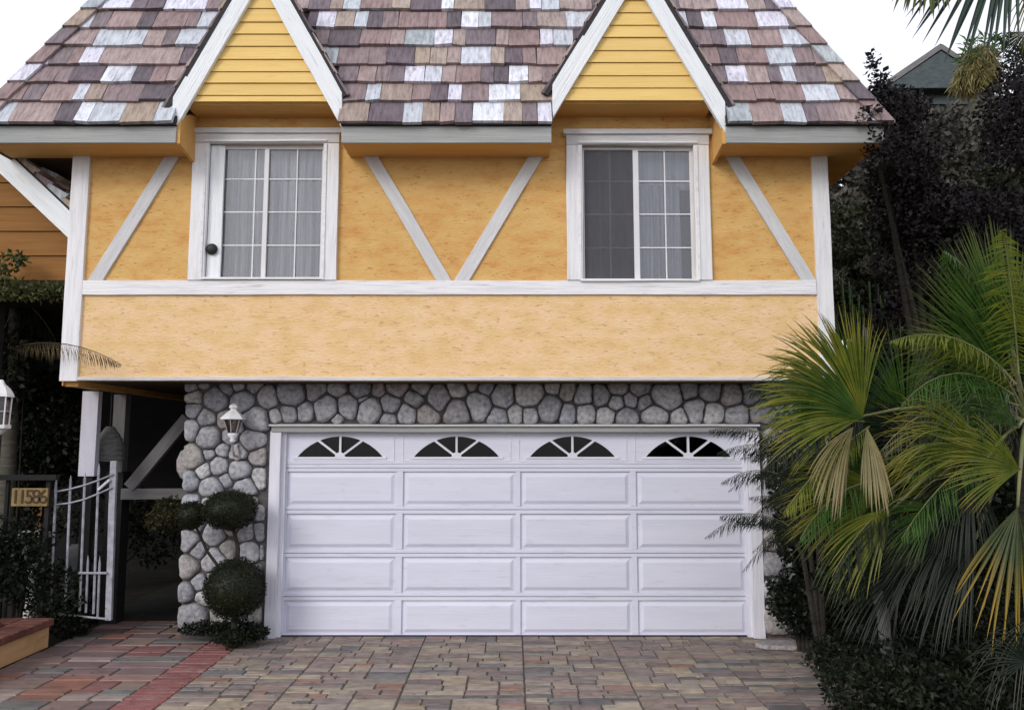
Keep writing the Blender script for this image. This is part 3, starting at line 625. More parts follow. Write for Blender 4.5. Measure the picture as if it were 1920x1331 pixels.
# ---------------- gables over the windows
def gable(xc_in, apex_in_y, bx0, bx1, by, apx, outer, lbl, tops):
    YGb = -.86
    A = at(apx, apex_in_y, YGb); B0, B1 = at(bx0, by, YGb), at(bx1, by, YGb); zb_ = (B0.z + B1.z) / 2
    g = MB(); th = .05
    g.prism([(B0.x - .08, YGb + .03, zb_), (B1.x + .08, YGb + .03, zb_), (A.x, YGb + .03, A.z + .14)], (0, .04, 0))
    go = g.build('gable', M['siding'], house); go['label'] = lbl
    n = 14; hh = (A.z - zb_) / n
    ys = [by] + tops; zz = [zb_] + [wz(t, YGb) for t in tops]
    while zz[-1] < A.z + .08: zz.append(zz[-1] + (zz[-1] - zz[-2]))
    for i in range(len(zz) - 1):
        za, zb2 = zz[i], zz[i + 1]
        f = lambda z: min(1, max(0, (z - zb_) / (A.z - zb_)))
        xa, xb = B0.x + (A.x - B0.x) * f(za) - .05, B1.x + (A.x - B1.x) * f(za) + .05
        xa2, xb2 = B0.x + (A.x - B0.x) * f(zb2) - .05, B1.x + (A.x - B1.x) * f(zb2) + .05
        if xb - xa < .04: break
        mb = MB(); j = R.uniform(-.002, .003)
        mb.prism([(xa, YGb - .004 + j, za + .002), (xb, YGb - .004 + j, za + .002), (xb2, YGb + .010, zb2 - .0015), (xa2, YGb + .010, zb2 - .0015)], (0, .018, 0))
        mb.build('siding_board', M['siding'], go)
    # underside running back to the wall, closing the dormer
    OL, OR = at(outer[0], outer[1], YGb - .04), at(outer[2], outer[3], YGb - .04)
    MB().box(B0.x - .10, B1.x + .10, YGb + .05, YW - .0, zb_ - .012, zb_ + .012).build('gable_soffit', M['soffit'], go)
    # bargeboards
    for s, B, O in ((-1, B0, OL), (1, B1, OR)):
        top = Vector((A.x, YGb - .045, A.z)); bot = Vector((B.x, YGb - .045, zb_))
        d = (bot - top).normalized(); ext = (bot.z - O.z) / -d.z if O.z < bot.z else 0
        bot = bot + d * ((bot.z - O.z) / abs(d.z))
        w_ = .168; nrm = Vector((-d.z * s, 0, d.x * s)); nrm = Vector((s * abs(d.z), 0, abs(d.x)))
        p0, p1 = top + nrm * w_ / 2, bot + nrm * w_ / 2
        tn = abs(d.x) / abs(d.z); h_ = w_ / 2 * tn        # vertical cut at the ridge, near-vertical cut at the foot
        to = (O.x - (bot + nrm * w_).x) / d.x; ti = (O.x - bot.x) / d.x
        if s > 0: timber('bargeboard', p0, p1, w_, .045, M['white_bright'], go, e0=(-h_, h_), e1=(to, ti))
        else: timber('bargeboard', p1, p0, w_, .045, M['white_bright'], go, e0=(-to, -ti), e1=(h_, -h_))
        # roof slope of the gable behind the board, shakes edge-on
        q0, q1 = top + nrm * (w_ + .0) + Vector((0, .0, 0)), bot + nrm * w_ - d * .12
        sl = MB(); sl.prism([q0 - nrm * .02, q0 + nrm * .025, q1 + nrm * .025, q1 - nrm * .02], (0, 2.2, 0)); sl.build('gable_roof', M['felt'], go)
        ln = (q1 - q0).length; nn = int(ln / .2)
        for i in range(nn):
            a = q1.lerp(q0, i / nn) + nrm * .026; b = q1.lerp(q0, (i + 1) / nn + .02) + nrm * .026
            sk = MB(); sk.prism([a, a + nrm * .028, b + nrm * .008, b], (0, R.uniform(.3, .34), 0))
            sk.build('gable_shake', M[['shD', 'shB', 'shT'][i % 3]], go)
    return go
gable(490, -29, 363, 613, 191, 490.5, (322, 240, 641, 217), 'left gable of pale yellow boards with white bargeboards', [179, 156, 134.5, 111.5, 87, 64, 41.5, 16])
gable(1190, -29, 1058, 1320, 189, 1190, (1036, 214, 1361, 236), 'right gable of pale yellow boards with white bargeboards', [165, 142, 117.5, 95, 70.5, 47.5, 24, 1])
# soffit ends beside the gables
for x, d in ((e1, 1), (e4, -1)):
    MB().prism([(x, YE + .02, zf0), (x, YE + .02, z_e + .1), (x, YW, z_e + .25), (x, YW, zf0 - .06)], (.03 * d, 0, 0)).build('eave_end', M['soffit'], house)

# ---------------- garage front: stone, header, jambs, door
zg_top = at(960, 797, YG).z
gx = lambda px, py=1000, Y=0.0: at(px, py, Y).x
colx0 = at(345, 900, YG).x; dx0 = at(505, 1000, YG).x; dx1 = at(1424, 1000, YG).x; colx1 = wxR - .02
zsT = z_bot - .002
core = MB().box(colx0 + .03, dx0, .0, .35, 0, zg_top).box(dx1, colx1, .0, .35, 0, zg_top).box(colx0 + .03, colx1, .0, .35, zg_top, zsT)
stone_wall = core.build('stone_wall', M['mortar'], house)
seeds = []
for (x, y_, r) in [(5,115,25),(78,115,45),(185,115,50),(262,120,30),(348,112,50),(455,115,42),(535,160,58),(615,122,45),(685,98,25),(750,118,40),(820,150,55),(940,135,68),(1048,112,28),(1118,130,38),(1185,150,45),(1262,150,42),(1340,112,40),(1440,112,42),(1335,180,35),(1395,170,33),(1465,178,35),(1560,152,70),(1655,122,40),(1755,132,45),(1850,150,48),(35,200,55),(122,190,50),(200,165,28),(228,210,55),(78,248,20),(318,185,48),(310,250,30),(425,162,46),(393,225,46),(480,230,48),(620,218,60),(712,190,62),(800,240,40),(880,228,32),(945,232,32),(1035,205,56),(1112,230,40),(1195,225,42),(1285,240,38),(1380,245,46),(1510,243,60),(1608,240,35),(1688,210,45),(1770,225,45),(1870,235,45),(1940,140,40),(1990,220,45),(2060,150,50),(2130,230,45),(2190,130,45),(2250,210,50)]:
    seeds.append((600 + x / 2.4, 680 + y_ / 2.4, r / 2.4, 'b'))
for (x, y_, r) in [(985,785,32),(1052,768,20),(1110,850,58),(1168,790,28),(1230,775,28),(1310,775,40),(1255,860,60),(1380,835,58),(1500,810,78),(1620,800,50),(1000,840,40),(998,897,38),(1065,940,42),(980,1000,42),(1080,1045,60),(1315,950,70),(1160,950,34),(1225,985,34),(1420,930,26),(1487,910,40),(1570,905,38),(995,1145,55),(1078,1125,22),(1130,1190,45),(1050,1215,36),(985,1265,38),(1150,1105,34),(1235,1210,55),(1225,1120,42),(1300,1050,60),(1330,1140,38),(1335,1250,42),(1160,1260,28),(1090,1300,55),(1265,1295,50),(1180,1045,34)]:
    seeds.append((x / 2.743, 440 + y_ / 2.743, r / 2.743, 'b' if (440 + y_ / 2.743) < 795 else 'c'))
for (x, y_, r) in [(1270,370,28),(940,330,42),(1030,330,45),(1120,330,50),(1200,320,45),(1270,460,35),(920,500,50),(975,550,36),(1050,470,52),(1140,430,45),(1200,470,48),(1050,600,58),(1120,545,40),(1215,560,62),(915,630,50),(980,715,38),(910,760,50),(995,785,44),(945,875,80),(1070,870,45),(1060,700,50),(1250,860,40),(1150,700,55),(1240,660,42),(1160,880,50),(1240,750,42),(1080,790,44),(1165,790,42),(965,420,34),(920,410,30),(1275,560,28)]:
    seeds.append((x / 2.605, 820 + y_ / 2.605, r / 2.605, 'c'))
for (x, y_, r) in [(1452,826,18),(1490,832,20),(1528,828,18),(1458,870,20),(1500,880,22),(1540,872,17),(1455,918,20),(1496,930,22),(1535,924,19),(1456,966,22),(1502,976,21),(1540,968,16),(1455,1012,20),(1498,1022,22),(1538,1016,18),(1450,1056,20),(1486,1066,15),(1524,1060,22),(1455,1106,18),(1472,1130,10),(1505,1112,22),(1544,1106,15),(1455,1160,24),(1502,1160,20),(1540,1156,18)]:
    seeds.append((x, y_, r, 'r'))
def cellr(i, rect):
    x, y_, r, t = seeds[i]; dist = []
    N_ = 20
    for k in range(N_):
        a = 2 * math.pi * k / N_; dx, dy = math.cos(a), math.sin(a); best = r * 1.65
        for j, (X, Y_, Rr_, t2) in enumerate(seeds):
            if j == i or abs(X - x) > 90 or abs(Y_ - y_) > 90: continue
            ex_, ey = X - x, Y_ - y_; D2 = ex_ * ex_ + ey * ey; den = dx * ex_ + dy * ey
            if den > 1e-6:
                tt = (D2 + r * r - Rr_ * Rr_) / 2 / den
                if 0 < tt < best: best = tt
        if dx > 0: best = min(best, (rect[1] - x) / dx)
        if dx < 0: best = min(best, (rect[0] - x) / dx)
        if dy > 0: best = min(best, (rect[3] - y_) / dy)
        if dy < 0: best = min(best, (rect[2] - y_) / dy)
        best *= 1 - .13 * abs(math.sin(1.5 * a + i * 1.7)) * (noise.noise(Vector((i * 3.1, k * .45, 0))) + .7)
        dist.append(max(2, best - .45))
    for _ in range(1):
        sm_ = [(dist[k - 1] + 4 * dist[k] + dist[(k + 1) % N_]) / 6 for k in range(N_)]
        dist = [min(a, b * 1.02) for a, b in zip(sm_, dist)]
    return dist
for i, (x, y_, r, t) in enumerate(seeds):
    if t == 'b': rect = (347, 1545, 716, 796.5) if x > 500 else (347, 1545, 716, 9999)
    elif t == 'c': rect = (333 + (1195 - y_) * .035, 503 - (y_ - 800) * .033, 716, 1190)
    else: rect = (1428, 1556, 800, 1190)
    if t == 'b' and x > 1545: continue
    ds = cellr(i, rect); mb = MB(); N_ = len(ds); Y0 = -.004; ctr = at(x, y_, Y0)
    hgt = min(.075, .020 + r * .0017) * R.uniform(.7, 1.35); tx, tz = R.uniform(-.3, .3), R.uniform(-.3, .3)
    for (sc, hh) in ((1, -.01), (.975, .5), (.90, .82), (.70, .98), (.35, 1.03)):
        for k in range(N_):
            a = 2 * math.pi * k / N_; p = at(x + math.cos(a) * ds[k] * sc, y_ + math.sin(a) * ds[k] * sc, Y0); q = p - ctr
            nz_ = (noise.noise(p * 8.0) * .018 + noise.noise(p * 23.0) * .006) * min(1, hh + .3)
            mb.v.append((p.x, Y0 - hgt * hh * (1 + q.x / (r * .0054 + .01) * tx * .4 + q.z / (r * .0054 + .01) * tz * .4) - nz_, max(.004, p.z)))
    mb.v.append((ctr.x, Y0 - hgt * 1.05, ctr.z))
    for l in range(4):
        for k in range(N_): k2 = (k + 1) % N_; mb.f.append((l * N_ + k, l * N_ + k2, (l + 1) * N_ + k2, (l + 1) * N_ + k))
    for k in range(N_): mb.f.append((4 * N_ + k, 4 * N_ + (k + 1) % N_, 5 * N_))
    mb.build('stone', M['stone'], stone_wall, smooth=True)
o = MB(); # big stone bulging out of the wall's left edge
o.lathe((colx0 + .01, .12, at(330, 870, .1).z), [(.02, -.17), (.09, -.14), (.13, -.06), (.135, .04), (.10, .13), (.03, .17)], 12); o.build('stone', M['stone'], stone_wall, smooth=True)
# header and jambs
YJ = -.035
timber('garage_header', (dx0 - .0, YJ - .012, at(960, 803, YJ).z), (dx1 + .0, YJ - .012, at(960, 803, YJ).z), .075, .13, M['grey_fascia'], house)
timber('header_lip', (dx0 - .02, YJ - .045, at(960, 797.5, YJ).z), (dx1 + .02, YJ - .045, at(960, 797.5, YJ).z), .02, .1, M['grey_brace'], house)
jl = at(511, 1000, YJ).x; jr = at(1419, 1000, YJ).x; zj = at(960, 808, YJ).z - .0
timber('jamb', (jl, YJ, .0), (jl, YJ, zj), .11, .13, M['jamb'], house); timber('jamb', (jr, YJ, .0), (jr, YJ, zj), .115, .13, M['jamb'], house)
timber('door_stop', (jl + .075, YJ + .05, .0), (jl + .075, YJ + .05, zj), .045, .05, M['jamb'], house); timber('door_stop', (jr - .078, YJ + .05, .0), (jr - .078, YJ + .05, zj), .045, .05, M['jamb'], house)
YD = .05
DZ = lambda py: at(960, py, YD).z
DX = lambda px, py=1040: at(px, py, YD).x
ddx0, ddx1 = jl + .055, jr - .055
gd = MB().box(ddx0, ddx1, YD + .022, YD + .05, .012, DZ(871)).build('garage_door', M['door'], house)
cols = [(535, 741), (754, 967), (976, 1184), (1195, 1398)]; rows = [(884, 949), (963, 1030), (1044, 1111), (1125, 1190)]
cx = [(DX(a, 1040), DX(b, 1040)) for a, b in cols]; rz = [(DZ(b), DZ(a)) for a, b in rows]
seams = [DZ(877), DZ(955.5), DZ(1037), DZ(1118), .014]
# rails and stiles per section
for k in range(4):
    zt_s, zb_s = seams[k] - .003, seams[k + 1] + .003; z0, z1 = rz[k]; mb = MB()
    mb.box(ddx0, ddx1, YD, YD + .022, z1, zt_s).box(ddx0, ddx1, YD, YD + .022, zb_s, z0)
    ex_ = [ddx0] + [v for c_ in cx for v in c_] + [ddx1]
    for q in range(0, len(ex_), 2): mb.box(ex_[q], ex_[q + 1], YD, YD + .022, z0, z1)
    mb.build('rail_section', M['door'], gd, bevel=.004)
    for (x0, x1) in cx:
        mb = MB(); pr = []
        for (ins, yy) in ((.0, .0215), (.022, .018), (.05, .004), (.056, .002)):
            b = len(mb.v); mb.v += [(x0 + ins, YD + yy, z0 + ins), (x1 - ins, YD + yy, z0 + ins), (x1 - ins, YD + yy, z1 - ins), (x0 + ins, YD + yy, z1 - ins)]
            pr.append(b)
        for a, b in zip(pr, pr[1:]):
            for q in range(4): q2 = (q + 1) % 4; mb.f.append((a + q, a + q2, b + q2, b + q))
        mb.f.append(tuple(pr[-1] + q for q in range(4))); mb.build('panel', M['door'], gd)
# top section with four fan lights
ztop = DZ(806); zb_ = DZ(870) ; zbase = DZ(857); wcs = [637.5, 856, 1073.5, 1291]
mb = MB().box(ddx0, ddx1, YD, YD + .03, zb_ - .034, zbase)
ex_ = [ddx0] + [DX(w_, 840) for w_ in (748, 965, 1183)] + [ddx1]
for k, wc in enumerate(wcs):
    c = DX(wc, 857); rw = 81 * mpp(YD) * .985; rh = DZ(818) - zbase; pts = [(ex_[k], YD, zbase), (c - rw, YD, zbase)]
    N_ = 22
    Rc = (rw * rw + rh * rh) / (2 * rh); am_ = math.asin(min(1, rw / Rc))
    for i in range(1, N_): a = am_ * (2 * i / N_ - 1); pts.append((c + Rc * math.sin(a), YD, zbase + rh - Rc * (1 - math.cos(a))))
    pts += [(c + rw, YD, zbase), (ex_[k + 1], YD, zbase), (ex_[k + 1], YD, ztop), (ex_[k], YD, ztop)]
    mb.prism(pts, (0, .03, 0))
mb.build('top_section', M['door'], gd)
for k, wc in enumerate(wcs):
    c = DX(wc, 857); rw = 81 * mpp(YD); rh = DZ(818) - zbase
    f = MB().box(c - rw - .03, c + rw + .03, YD - .010, YD - .001, zbase - .02, zbase + .004).build('fan_light', M['jamb'], gd, bevel=.002)
    # raised surround plate
    s = MB(); xa, xb = c - 101 * mpp(YD), c + 101 * mpp(YD); za, zb2 = zbase - .03, DZ(812)
    s.box(xa, xa + .012, YD - .006, YD - .001, za, zb2).box(xb - .012, xb, YD - .006, YD - .001, za, zb2).box(xa, xb, YD - .006, YD - .001, za - .012, za)
    s.build('surround_bead', M['jamb'], f)
    MB().box(c - rw - .02, c + rw + .02, YD + .034, YD + .038, zbase - .01, zbase + rh + .02).build('pane', M['dark_glass'], f)
    Rc = (rw * rw + rh * rh) / (2 * rh)
    for ang in (90, 37, 143):
        a = math.radians(ang); L_ = rh if ang == 90 else math.hypot(rw * math.cos(a), rh * math.sin(a)) * .96
        zc_ = rh - Rc; ln = zc_ * math.sin(a) + math.sqrt((zc_ * math.sin(a)) ** 2 - zc_ ** 2 + Rc ** 2) + .006
        p0 = Vector((c, YD - .004, zbase)); p1 = p0 + Vector((math.cos(a) * ln, 0, math.sin(a) * ln))
        timber('muntin', p0, p1, .022, .03, M['jamb'], f, wob=.0005, seg=2, bevel=.003)
    MB().prism([(c + .05 * math.cos(t * math.pi / 8), YD - .008, zbase + .005 + .045 * math.sin(t * math.pi / 8)) for t in range(9)], (0, .03, 0)).build('hub', M['jamb'], f)
timber('astragal', (ddx0, YD - .006, DZ(868)), (ddx1, YD - .006, DZ(868)), .016, .006, M['door'], gd)
MB().box(ddx0, ddx1, YD + .004, YD + .03, .0, .013).build('bottom_seal', M['black'], gd)
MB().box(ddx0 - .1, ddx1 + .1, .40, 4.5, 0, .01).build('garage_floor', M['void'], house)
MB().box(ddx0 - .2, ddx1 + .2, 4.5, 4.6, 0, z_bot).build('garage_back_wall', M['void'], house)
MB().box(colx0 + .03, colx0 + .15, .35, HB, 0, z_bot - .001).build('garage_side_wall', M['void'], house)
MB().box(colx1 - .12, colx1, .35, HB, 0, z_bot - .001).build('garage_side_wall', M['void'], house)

# ================================================================== ENTRY RECESS AND LEFT SIDE
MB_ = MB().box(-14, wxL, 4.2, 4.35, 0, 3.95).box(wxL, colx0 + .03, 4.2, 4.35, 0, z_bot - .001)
tag(MB_.build('porch_back_wall', M['void'], None), 'wall coloured as deep shade at the back of the porch left of the garage', 'wall')
p = at(161, 735, .03); q = at(161, 893, .03)
ep = thing('entry_post', 'pale lavender square post under the left corner of the upper floor', 'post', (p.x, .03, 0))
timber('post_shaft', (q.x, .03, q.z), (q.x, .03, z_bot - .07), .165, .08, M['white_post'], ep)
MB().box(q.x - .05, q.x + .05, .06, .14, 0, q.z - .001).build('post_foot', M['void'], ep)
p = at(224, 760, .6)
gp = thing('porch_post', 'grey timber post standing behind the wicker lantern in the porch', 'post', (p.x, .6, 0))
timber('post_shaft', (p.x, .6, at(224, 885, .6).z), (p.x, .6, z_bot - .07), .13, .12, M['grey_post'], gp)
MB().box(p.x - .09, p.x + .09, .58, .76, 0, at(224, 885, .6).z - .001).build('pier_block', M['void'], gp)
p0, p1 = at(240, 914, .48), at(350, 783, .48)
timber('porch_brace', p0, p1, .12, .07, M['grey_post'], None)
tag(bpy.data.objects['porch_brace'], 'slanting grey timber leaning up to the stone column in the porch', 'timber')
p0, p1 = at(226, 926, .5), at(350, 926, .5)
tag(timber('porch_rail', p0, p1, .115, .08, M['grey_post'], None), 'short horizontal grey rail meeting the stone column', 'rail')
# wicker lantern
c = at(205, 832, .35); k = mpp(.35)
wl_ = thing('wicker_lantern', 'grey ribbed wicker lantern hanging in the porch beside the pale post', 'lantern', c)
mb = MB(); prof = []
for i in range(15):
    t = i / 14; r_ = (.04 + .105 * math.sin(min(1, t * 1.5) * math.pi / 2)) * (1 + (.06 if i % 2 else 0)); prof.append((r_, .18 - .36 * t))
mb.lathe(c, prof[::-1], 16).build('shade', M['wicker'], wl_, smooth=False)
MB().tube([c + Vector((0, 0, .18)), (c.x, c.y, z_bot - .01)], .006, 6).build('cord', M['black'], wl_)

# ---------------- orange gabled wing on the left
YWg = -.30
wing = thing('side_wing', 'burnt orange gabled wing with a white bargeboard at the far left', 'building', at(0, 900, YWg) * 1)
WL[wing.name] = Vector(wing.location)
a = at(-400, -70, YWg); b = at(150, 430, YWg); zb_ = at(0, 526, YWg).z
MB().prism([(a.x, YWg + .03, zb_), (b.x, YWg + .03, zb_), (b.x, YWg + .03, b.z), (a.x, YWg + .03, a.z)], (0, .12, 0)).build('gable_wall', M['orange_wing'], wing)
z = zb_; k = 0
hgt = 48 * mpp(YWg)
while z < at(0, 290, YWg).z:
    z2 = z + hgt
    xe = lambda zz: a.x + (b.x - a.x) * max(0, min(1, (a.z - zz) / (a.z - b.z)))
    MB().prism([(-9.0, YWg - .004, z + .003), (xe(z) if xe(z) < b.x else b.x, YWg - .004, z + .003), (xe(z2), YWg + .012, z2 - .002), (-9.0, YWg + .012, z2 - .002)], (0, .016, 0)).build('siding_board', M['orange_wing'], wing)
    z = z2
p0, p1 = at(-60, 243, YWg - .17), at(150, 441, YWg - .17)
timber('bargeboard', p0, p1, .20, .05, M['white_bright'], wing)
d = (p1 - p0).normalized(); nr = Vector((-d.z, 0, d.x))
if nr.z < 0: nr = -nr
q0, q1 = p0 + nr * .1, p1 + nr * .1
MB().prism([q0 - d * .6, q0 - d * .6 + nr * .02, q1 + nr * .02, q1], (0, .75, 0)).build('wing_roof', M['felt'], wing)
wr = bpy.data.objects['wing_roof']
n = 11
for i in range(n):
    for jy in range(3):
        t0, t1 = i / n, (i + 1.15) / n; aa, bb = q1.lerp(q0 - d * .5, t0), q1.lerp(q0 - d * .5, t1); yy = .002 + jy * .245
        hb_ = .10 + .035 * (jy % 2) + R.uniform(-.01, .02)
        MB().prism([aa + nr * .022, aa + nr * hb_, bb + nr * (hb_ * .55), bb + nr * .021], (0, .24, 0)).build('shake', M[R.choice(['shT', 'shW', 'shT', 'shL', 'shB'])], wr).location.y += yy
# beam with moss under the wing, dark porch below
timber('wing_beam', at(-150, 541, YWg - .03), at(135, 541, YWg - .03), .16, .1, M['bark'], wing)
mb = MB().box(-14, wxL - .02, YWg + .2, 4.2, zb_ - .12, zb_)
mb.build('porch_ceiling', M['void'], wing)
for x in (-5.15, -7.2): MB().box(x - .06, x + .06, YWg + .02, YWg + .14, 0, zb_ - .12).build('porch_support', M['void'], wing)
v = mobj('vine', leaf_mesh('vine', [pb(20, 545, YWg - .15, 60, 16, .06), pb(95, 548, YWg - .15, 50, 12, .06)], 900, .06, 3), M['ivy']); tag(v, 'mossy green vine growing along the beam under the orange wing', 'vine')
v = mobj('vine', leaf_mesh('vine', [pb(18, 490, YWg - .2, 22, 20, .06), pb(40, 488, YWg - .2, 12, 14, .05), pb(0, 515, YWg - .2, 18, 16, .06)], 260, .05, 4), M['ivy']); tag(v, 'small bright vine sprig climbing the orange siding', 'vine')

# ---------------- feather palm on the left: trunk and thin frond crossing the corner post
fx = at(24, 700, .7)
fp = thing('feather_palm', 'slim ringed palm trunk at far left with a thin dry frond reaching over the wall', 'palm', (fx.x, .7, 0))
pts = [(at(px, py, .7)) for px, py in ((28, 545), (26, 610), (27, 690), (20, 780), (14, 900))]; pts.append(Vector((pts[-1].x - .02, .7, 0)))
MB().tube(pts, [.05, .055, .065, .075, .085, .1], 10).build('trunk', M['palmbark'], fp, smooth=True)
plume(at(30, 650, .2), at(130, 622, -1.4), at(228, 684, -.80), .20, 70, M['brownfrond'], fp, seed=3, width=.008, spread=.18, hang=1.1, stalkr=.007, sm=M['bark'])
for i, (a_, b_, c_) in enumerate((((28, 560), (-60, 520), (-160, 620)), ((28, 560), (70, 570), (105, 640)), ((28, 560), (20, 620), (-70, 720)))):
    plume(at(*a_, .7), at(*b_, .6), at(*c_, .7), .30, 40, M['green'], fp, seed=20 + i, width=.02, spread=.5)

# ---------------- shrubs on the left
def bush(name, label, blobs, n, size, seed, m='green', cat='shrub', group=None, stems=True, **k):
    c = Vector(blobs[0][0]); t = thing(name, label, cat, (c.x, c.y, 0), group)
    mobj('foliage', leaf_mesh('foliage', blobs, n, size, seed, **k), M[m], t)
    mb = MB(); g = random.Random(seed)
    for b in (blobs[:6] if stems else blobs[:1]):
        q = Vector(b[0]); s_ = Vector((c.x + g.uniform(-.05, .05), c.y + g.uniform(-.05, .05), 0 if stems else q.z - .1)); mid = s_.lerp(q, .5) + Vector((g.uniform(-.05, .05), 0, .05))
        mb.tube([s_, mid, q], [.02, .014, .006], 5)
    mb.build('stem', M['bark'], t, smooth=True); return t
bush('shrub', 'dark leafy shrub spilling over the brick coping at bottom left', [pb(20, 1060, -.3, 62, 60, .25), pb(95, 1110, -.1, 55, 55, .25), pb(130, 1160, 0, 40, 30, .2), pb(60, 1010, -.1, 40, 40, .2), pb(-60, 1040, -.4, 70, 80, .3)], 7500, .045, 5)
bush('shrub', 'tall dim shrub behind the number sign at left', [pb(40, 860, 1.6, 75, 60, .4), pb(110, 830, 1.8, 60, 80, .4), pb(-30, 760, 1.8, 90, 80, .4), pb(70, 740, 2.2, 80, 50, .4), pb(10, 960, 1.6, 60, 50, .3), pb(50, 640, .9, 55, 60, .3), pb(0, 700, .5, 50, 70, .25)], 12000, .07, 6)
bush('flowering_shrub', 'low shrub dotted with small white flowers by the orange door', [pb(52, 1025, .25, 26, 30, .12), pb(35, 1040, .2, 22, 20, .1)], 900, .035, 7)
fl = mobj('flowers', leaf_mesh('flowers', [pb(55, 1030, .12, 24, 30, .1)], 260, .022, 8, aspect=.9), M['flower']); tag(fl, 'white blossom scattered over the shrub by the orange door', 'flowers', kind='stuff')
bush('climber', 'thin bare-stemmed creeper tangled behind the white gate', [pb(150, 960, .75, 60, 50, .2), pb(250, 960, 1.2, 45, 45, .25), pb(290, 1000, 1.2, 50, 60, .25), pb(180, 1100, .8, 40, 60, .2)], 2600, .05, 9, cat='creeper')
bush('climber', 'brownish leafy creeper against the left edge of the stone column', [pb(318, 958, .35, 30, 26, .12), pb(300, 975, .4, 25, 20, .12)], 1300, .035, 10, m='brownleaf', cat='creeper', stems=False)
o = MB().box(at(55, 960, 2.5).x, at(78, 960, 2.5).x, 2.5, 2.56, 0, at(60, 948, 2.5).z).build('garden_door', M['door_orange'], None); tag(o, 'narrow orange door glimpsed under the number sign', 'door')
# white garden urn
c = at(66, 1000, .6); mb = MB().lathe((c.x, .6, 0), [(.10, 0), (.08, .1), (.05, .2), (.05, .5), (.13, at(0, 1005, .6).z - .05), (.17, at(0, 1000, .6).z), (.14, at(0, 995, .6).z)], 14)
tag(mb.build('garden_urn', M['flower'], None, smooth=True), 'white pedestal urn standing behind the flowering shrub', 'urn')
# number sign on its dark frame
YS = -.22
sg_ = thing('house_number_sign', 'carved wooden house number sign hanging in a dark frame at left', 'sign', (at(55, 930, YS).x, YS, 0))
a, b = at(20, 949, YS), at(90, 915, YS)
MB().box(a.x, b.x, YS, YS + .03, a.z, b.z).build('board', M['sign'], sg_, bevel=.004)
for q_, ch in enumerate('11586'):
    tx_ = bpy.data.curves.new('numeral', 'FONT'); tx_.body = ch; tx_.size = (b.z - a.z) * 1.1; tx_.extrude = .004; tx_.align_x = 'CENTER'; tx_.align_y = 'CENTER'
    tmp = bpy.data.objects.new('numeral_curve', tx_); COL.objects.link(tmp); bpy.context.view_layer.update()
    tme = bpy.data.meshes.new_from_object(tmp.evaluated_get(bpy.context.evaluated_depsgraph_get())); bpy.data.objects.remove(tmp)
    tobj = mobj('numeral', tme, M['signnum']); tobj.rotation_euler = (math.pi / 2, 0, 0); place(tobj, sg_, (a.x + (b.x - a.x) * (.12 + .19 * q_), YS - .003, (a.z + b.z) / 2))
fr = MB(); zt2 = at(0, 900, YS).z
fr.box(at(-40, 920, YS).x, at(104, 920, YS).x, YS - .01, YS + .06, zt2, zt2 + .05).box(at(82, 920, YS).x, at(86, 920, YS).x + .02, YS + .031, YS + .06, 0, zt2).box(at(6, 920, YS).x, at(12, 920, YS).x, YS + .031, YS + .06, 0, zt2)
fr.build('frame', M['void'], sg_)
# lantern at the left edge
YLn = -.9
c = at(-2, 790, YLn); k = mpp(YLn)
ll = thing('post_lantern', 'white carriage lantern on a dark post cut by the left edge', 'lantern', (c.x, YLn, 0))
zc = lambda py: at(0, py, YLn).z
mb = MB().lathe((c.x, YLn, 0), [(.108, zc(744)), (.10, zc(738)), (.07, zc(728)), (.03, zc(720)), (.012, zc(712))], 6).build('cap', M['lamp_white'], ll)
MB().lathe((c.x, YLn, 0), [(.075, zc(795)), (.085, zc(746))], 6).build('glass', M['frost'], ll)
mb = MB()
for i in range(6):
    a_ = 2 * math.pi * (i + .5) / 6; mb.tube([(c.x + .078 * math.cos(a_), YLn + .078 * math.sin(a_), zc(796)), (c.x + .088 * math.cos(a_), YLn + .088 * math.sin(a_), zc(744))], .006, 5)
mb.lathe((c.x, YLn, 0), [(.085, zc(772)), (.088, zc(772) + .006)], 6).build('cage', M['lamp_white'], ll)
MB().lathe((c.x, YLn, 0), [(.02, zc(816)), (.06, zc(806)), (.095, zc(803)), (.095, zc(796))], 6).build('base', M['lamp_white'], ll)
MB().tube([(c.x, YLn, 0), (c.x, YLn, zc(815))], .03, 8).build('post', M['black'], ll)

# ---------------- gate
YGt = -.08
gate = thing('garden_gate', 'chipped white iron garden gate with curved top bars standing half open', 'gate', (at(205, 1160, YGt).x, YGt, 0))
G = lambda px, py, dy=0: at(px, py, YGt + dy)
timber('stile', G(202, 1163), G(212, 864), .062, .04, M['gate'], gate)
for xa, ya, xb, yb in ((112, 1130, 106, 896), (133, 1140, 133, 891), (150, 1145, 160, 886), (174, 1150, 186, 868)):
    p0, p1 = G(xa if xa != 112 else 104, yb + 240), G(xb, yb)
    p0 = G(xb - (yb + 240 - yb) * .045, ya); mb = MB().tube([p0, p1 - Vector((0, 0, .06)), p1], [.012, .012, .002], 6); mb.build('bar', M['gate'], gate)
for xa, ya, yb in ((165, 1140, 1040), (187, 1150, 1042)):
    MB().tube([G(xa - 4, ya + 8), G(xa, yb + 14), G(xa, yb)], [.011, .011, .001], 6).build('short_bar', M['gate'], gate)
for dy0 in (0, 1):
    ps = [(102, 922), (130, 917), (160, 909), (185, 900), (212, 889)] if dy0 == 0 else [(102, 946), (130, 943), (158, 936), (185, 925), (210, 914)]
    MB().tube([G(x, y_, -.012) for x, y_ in ps], .009, 6).build('curved_rail', M['gate'], gate, smooth=True)
MB().tube([G(184, 918, -.015), G(206, 899, -.015)], .014, 6).build('latch', M['jamb'], gate)
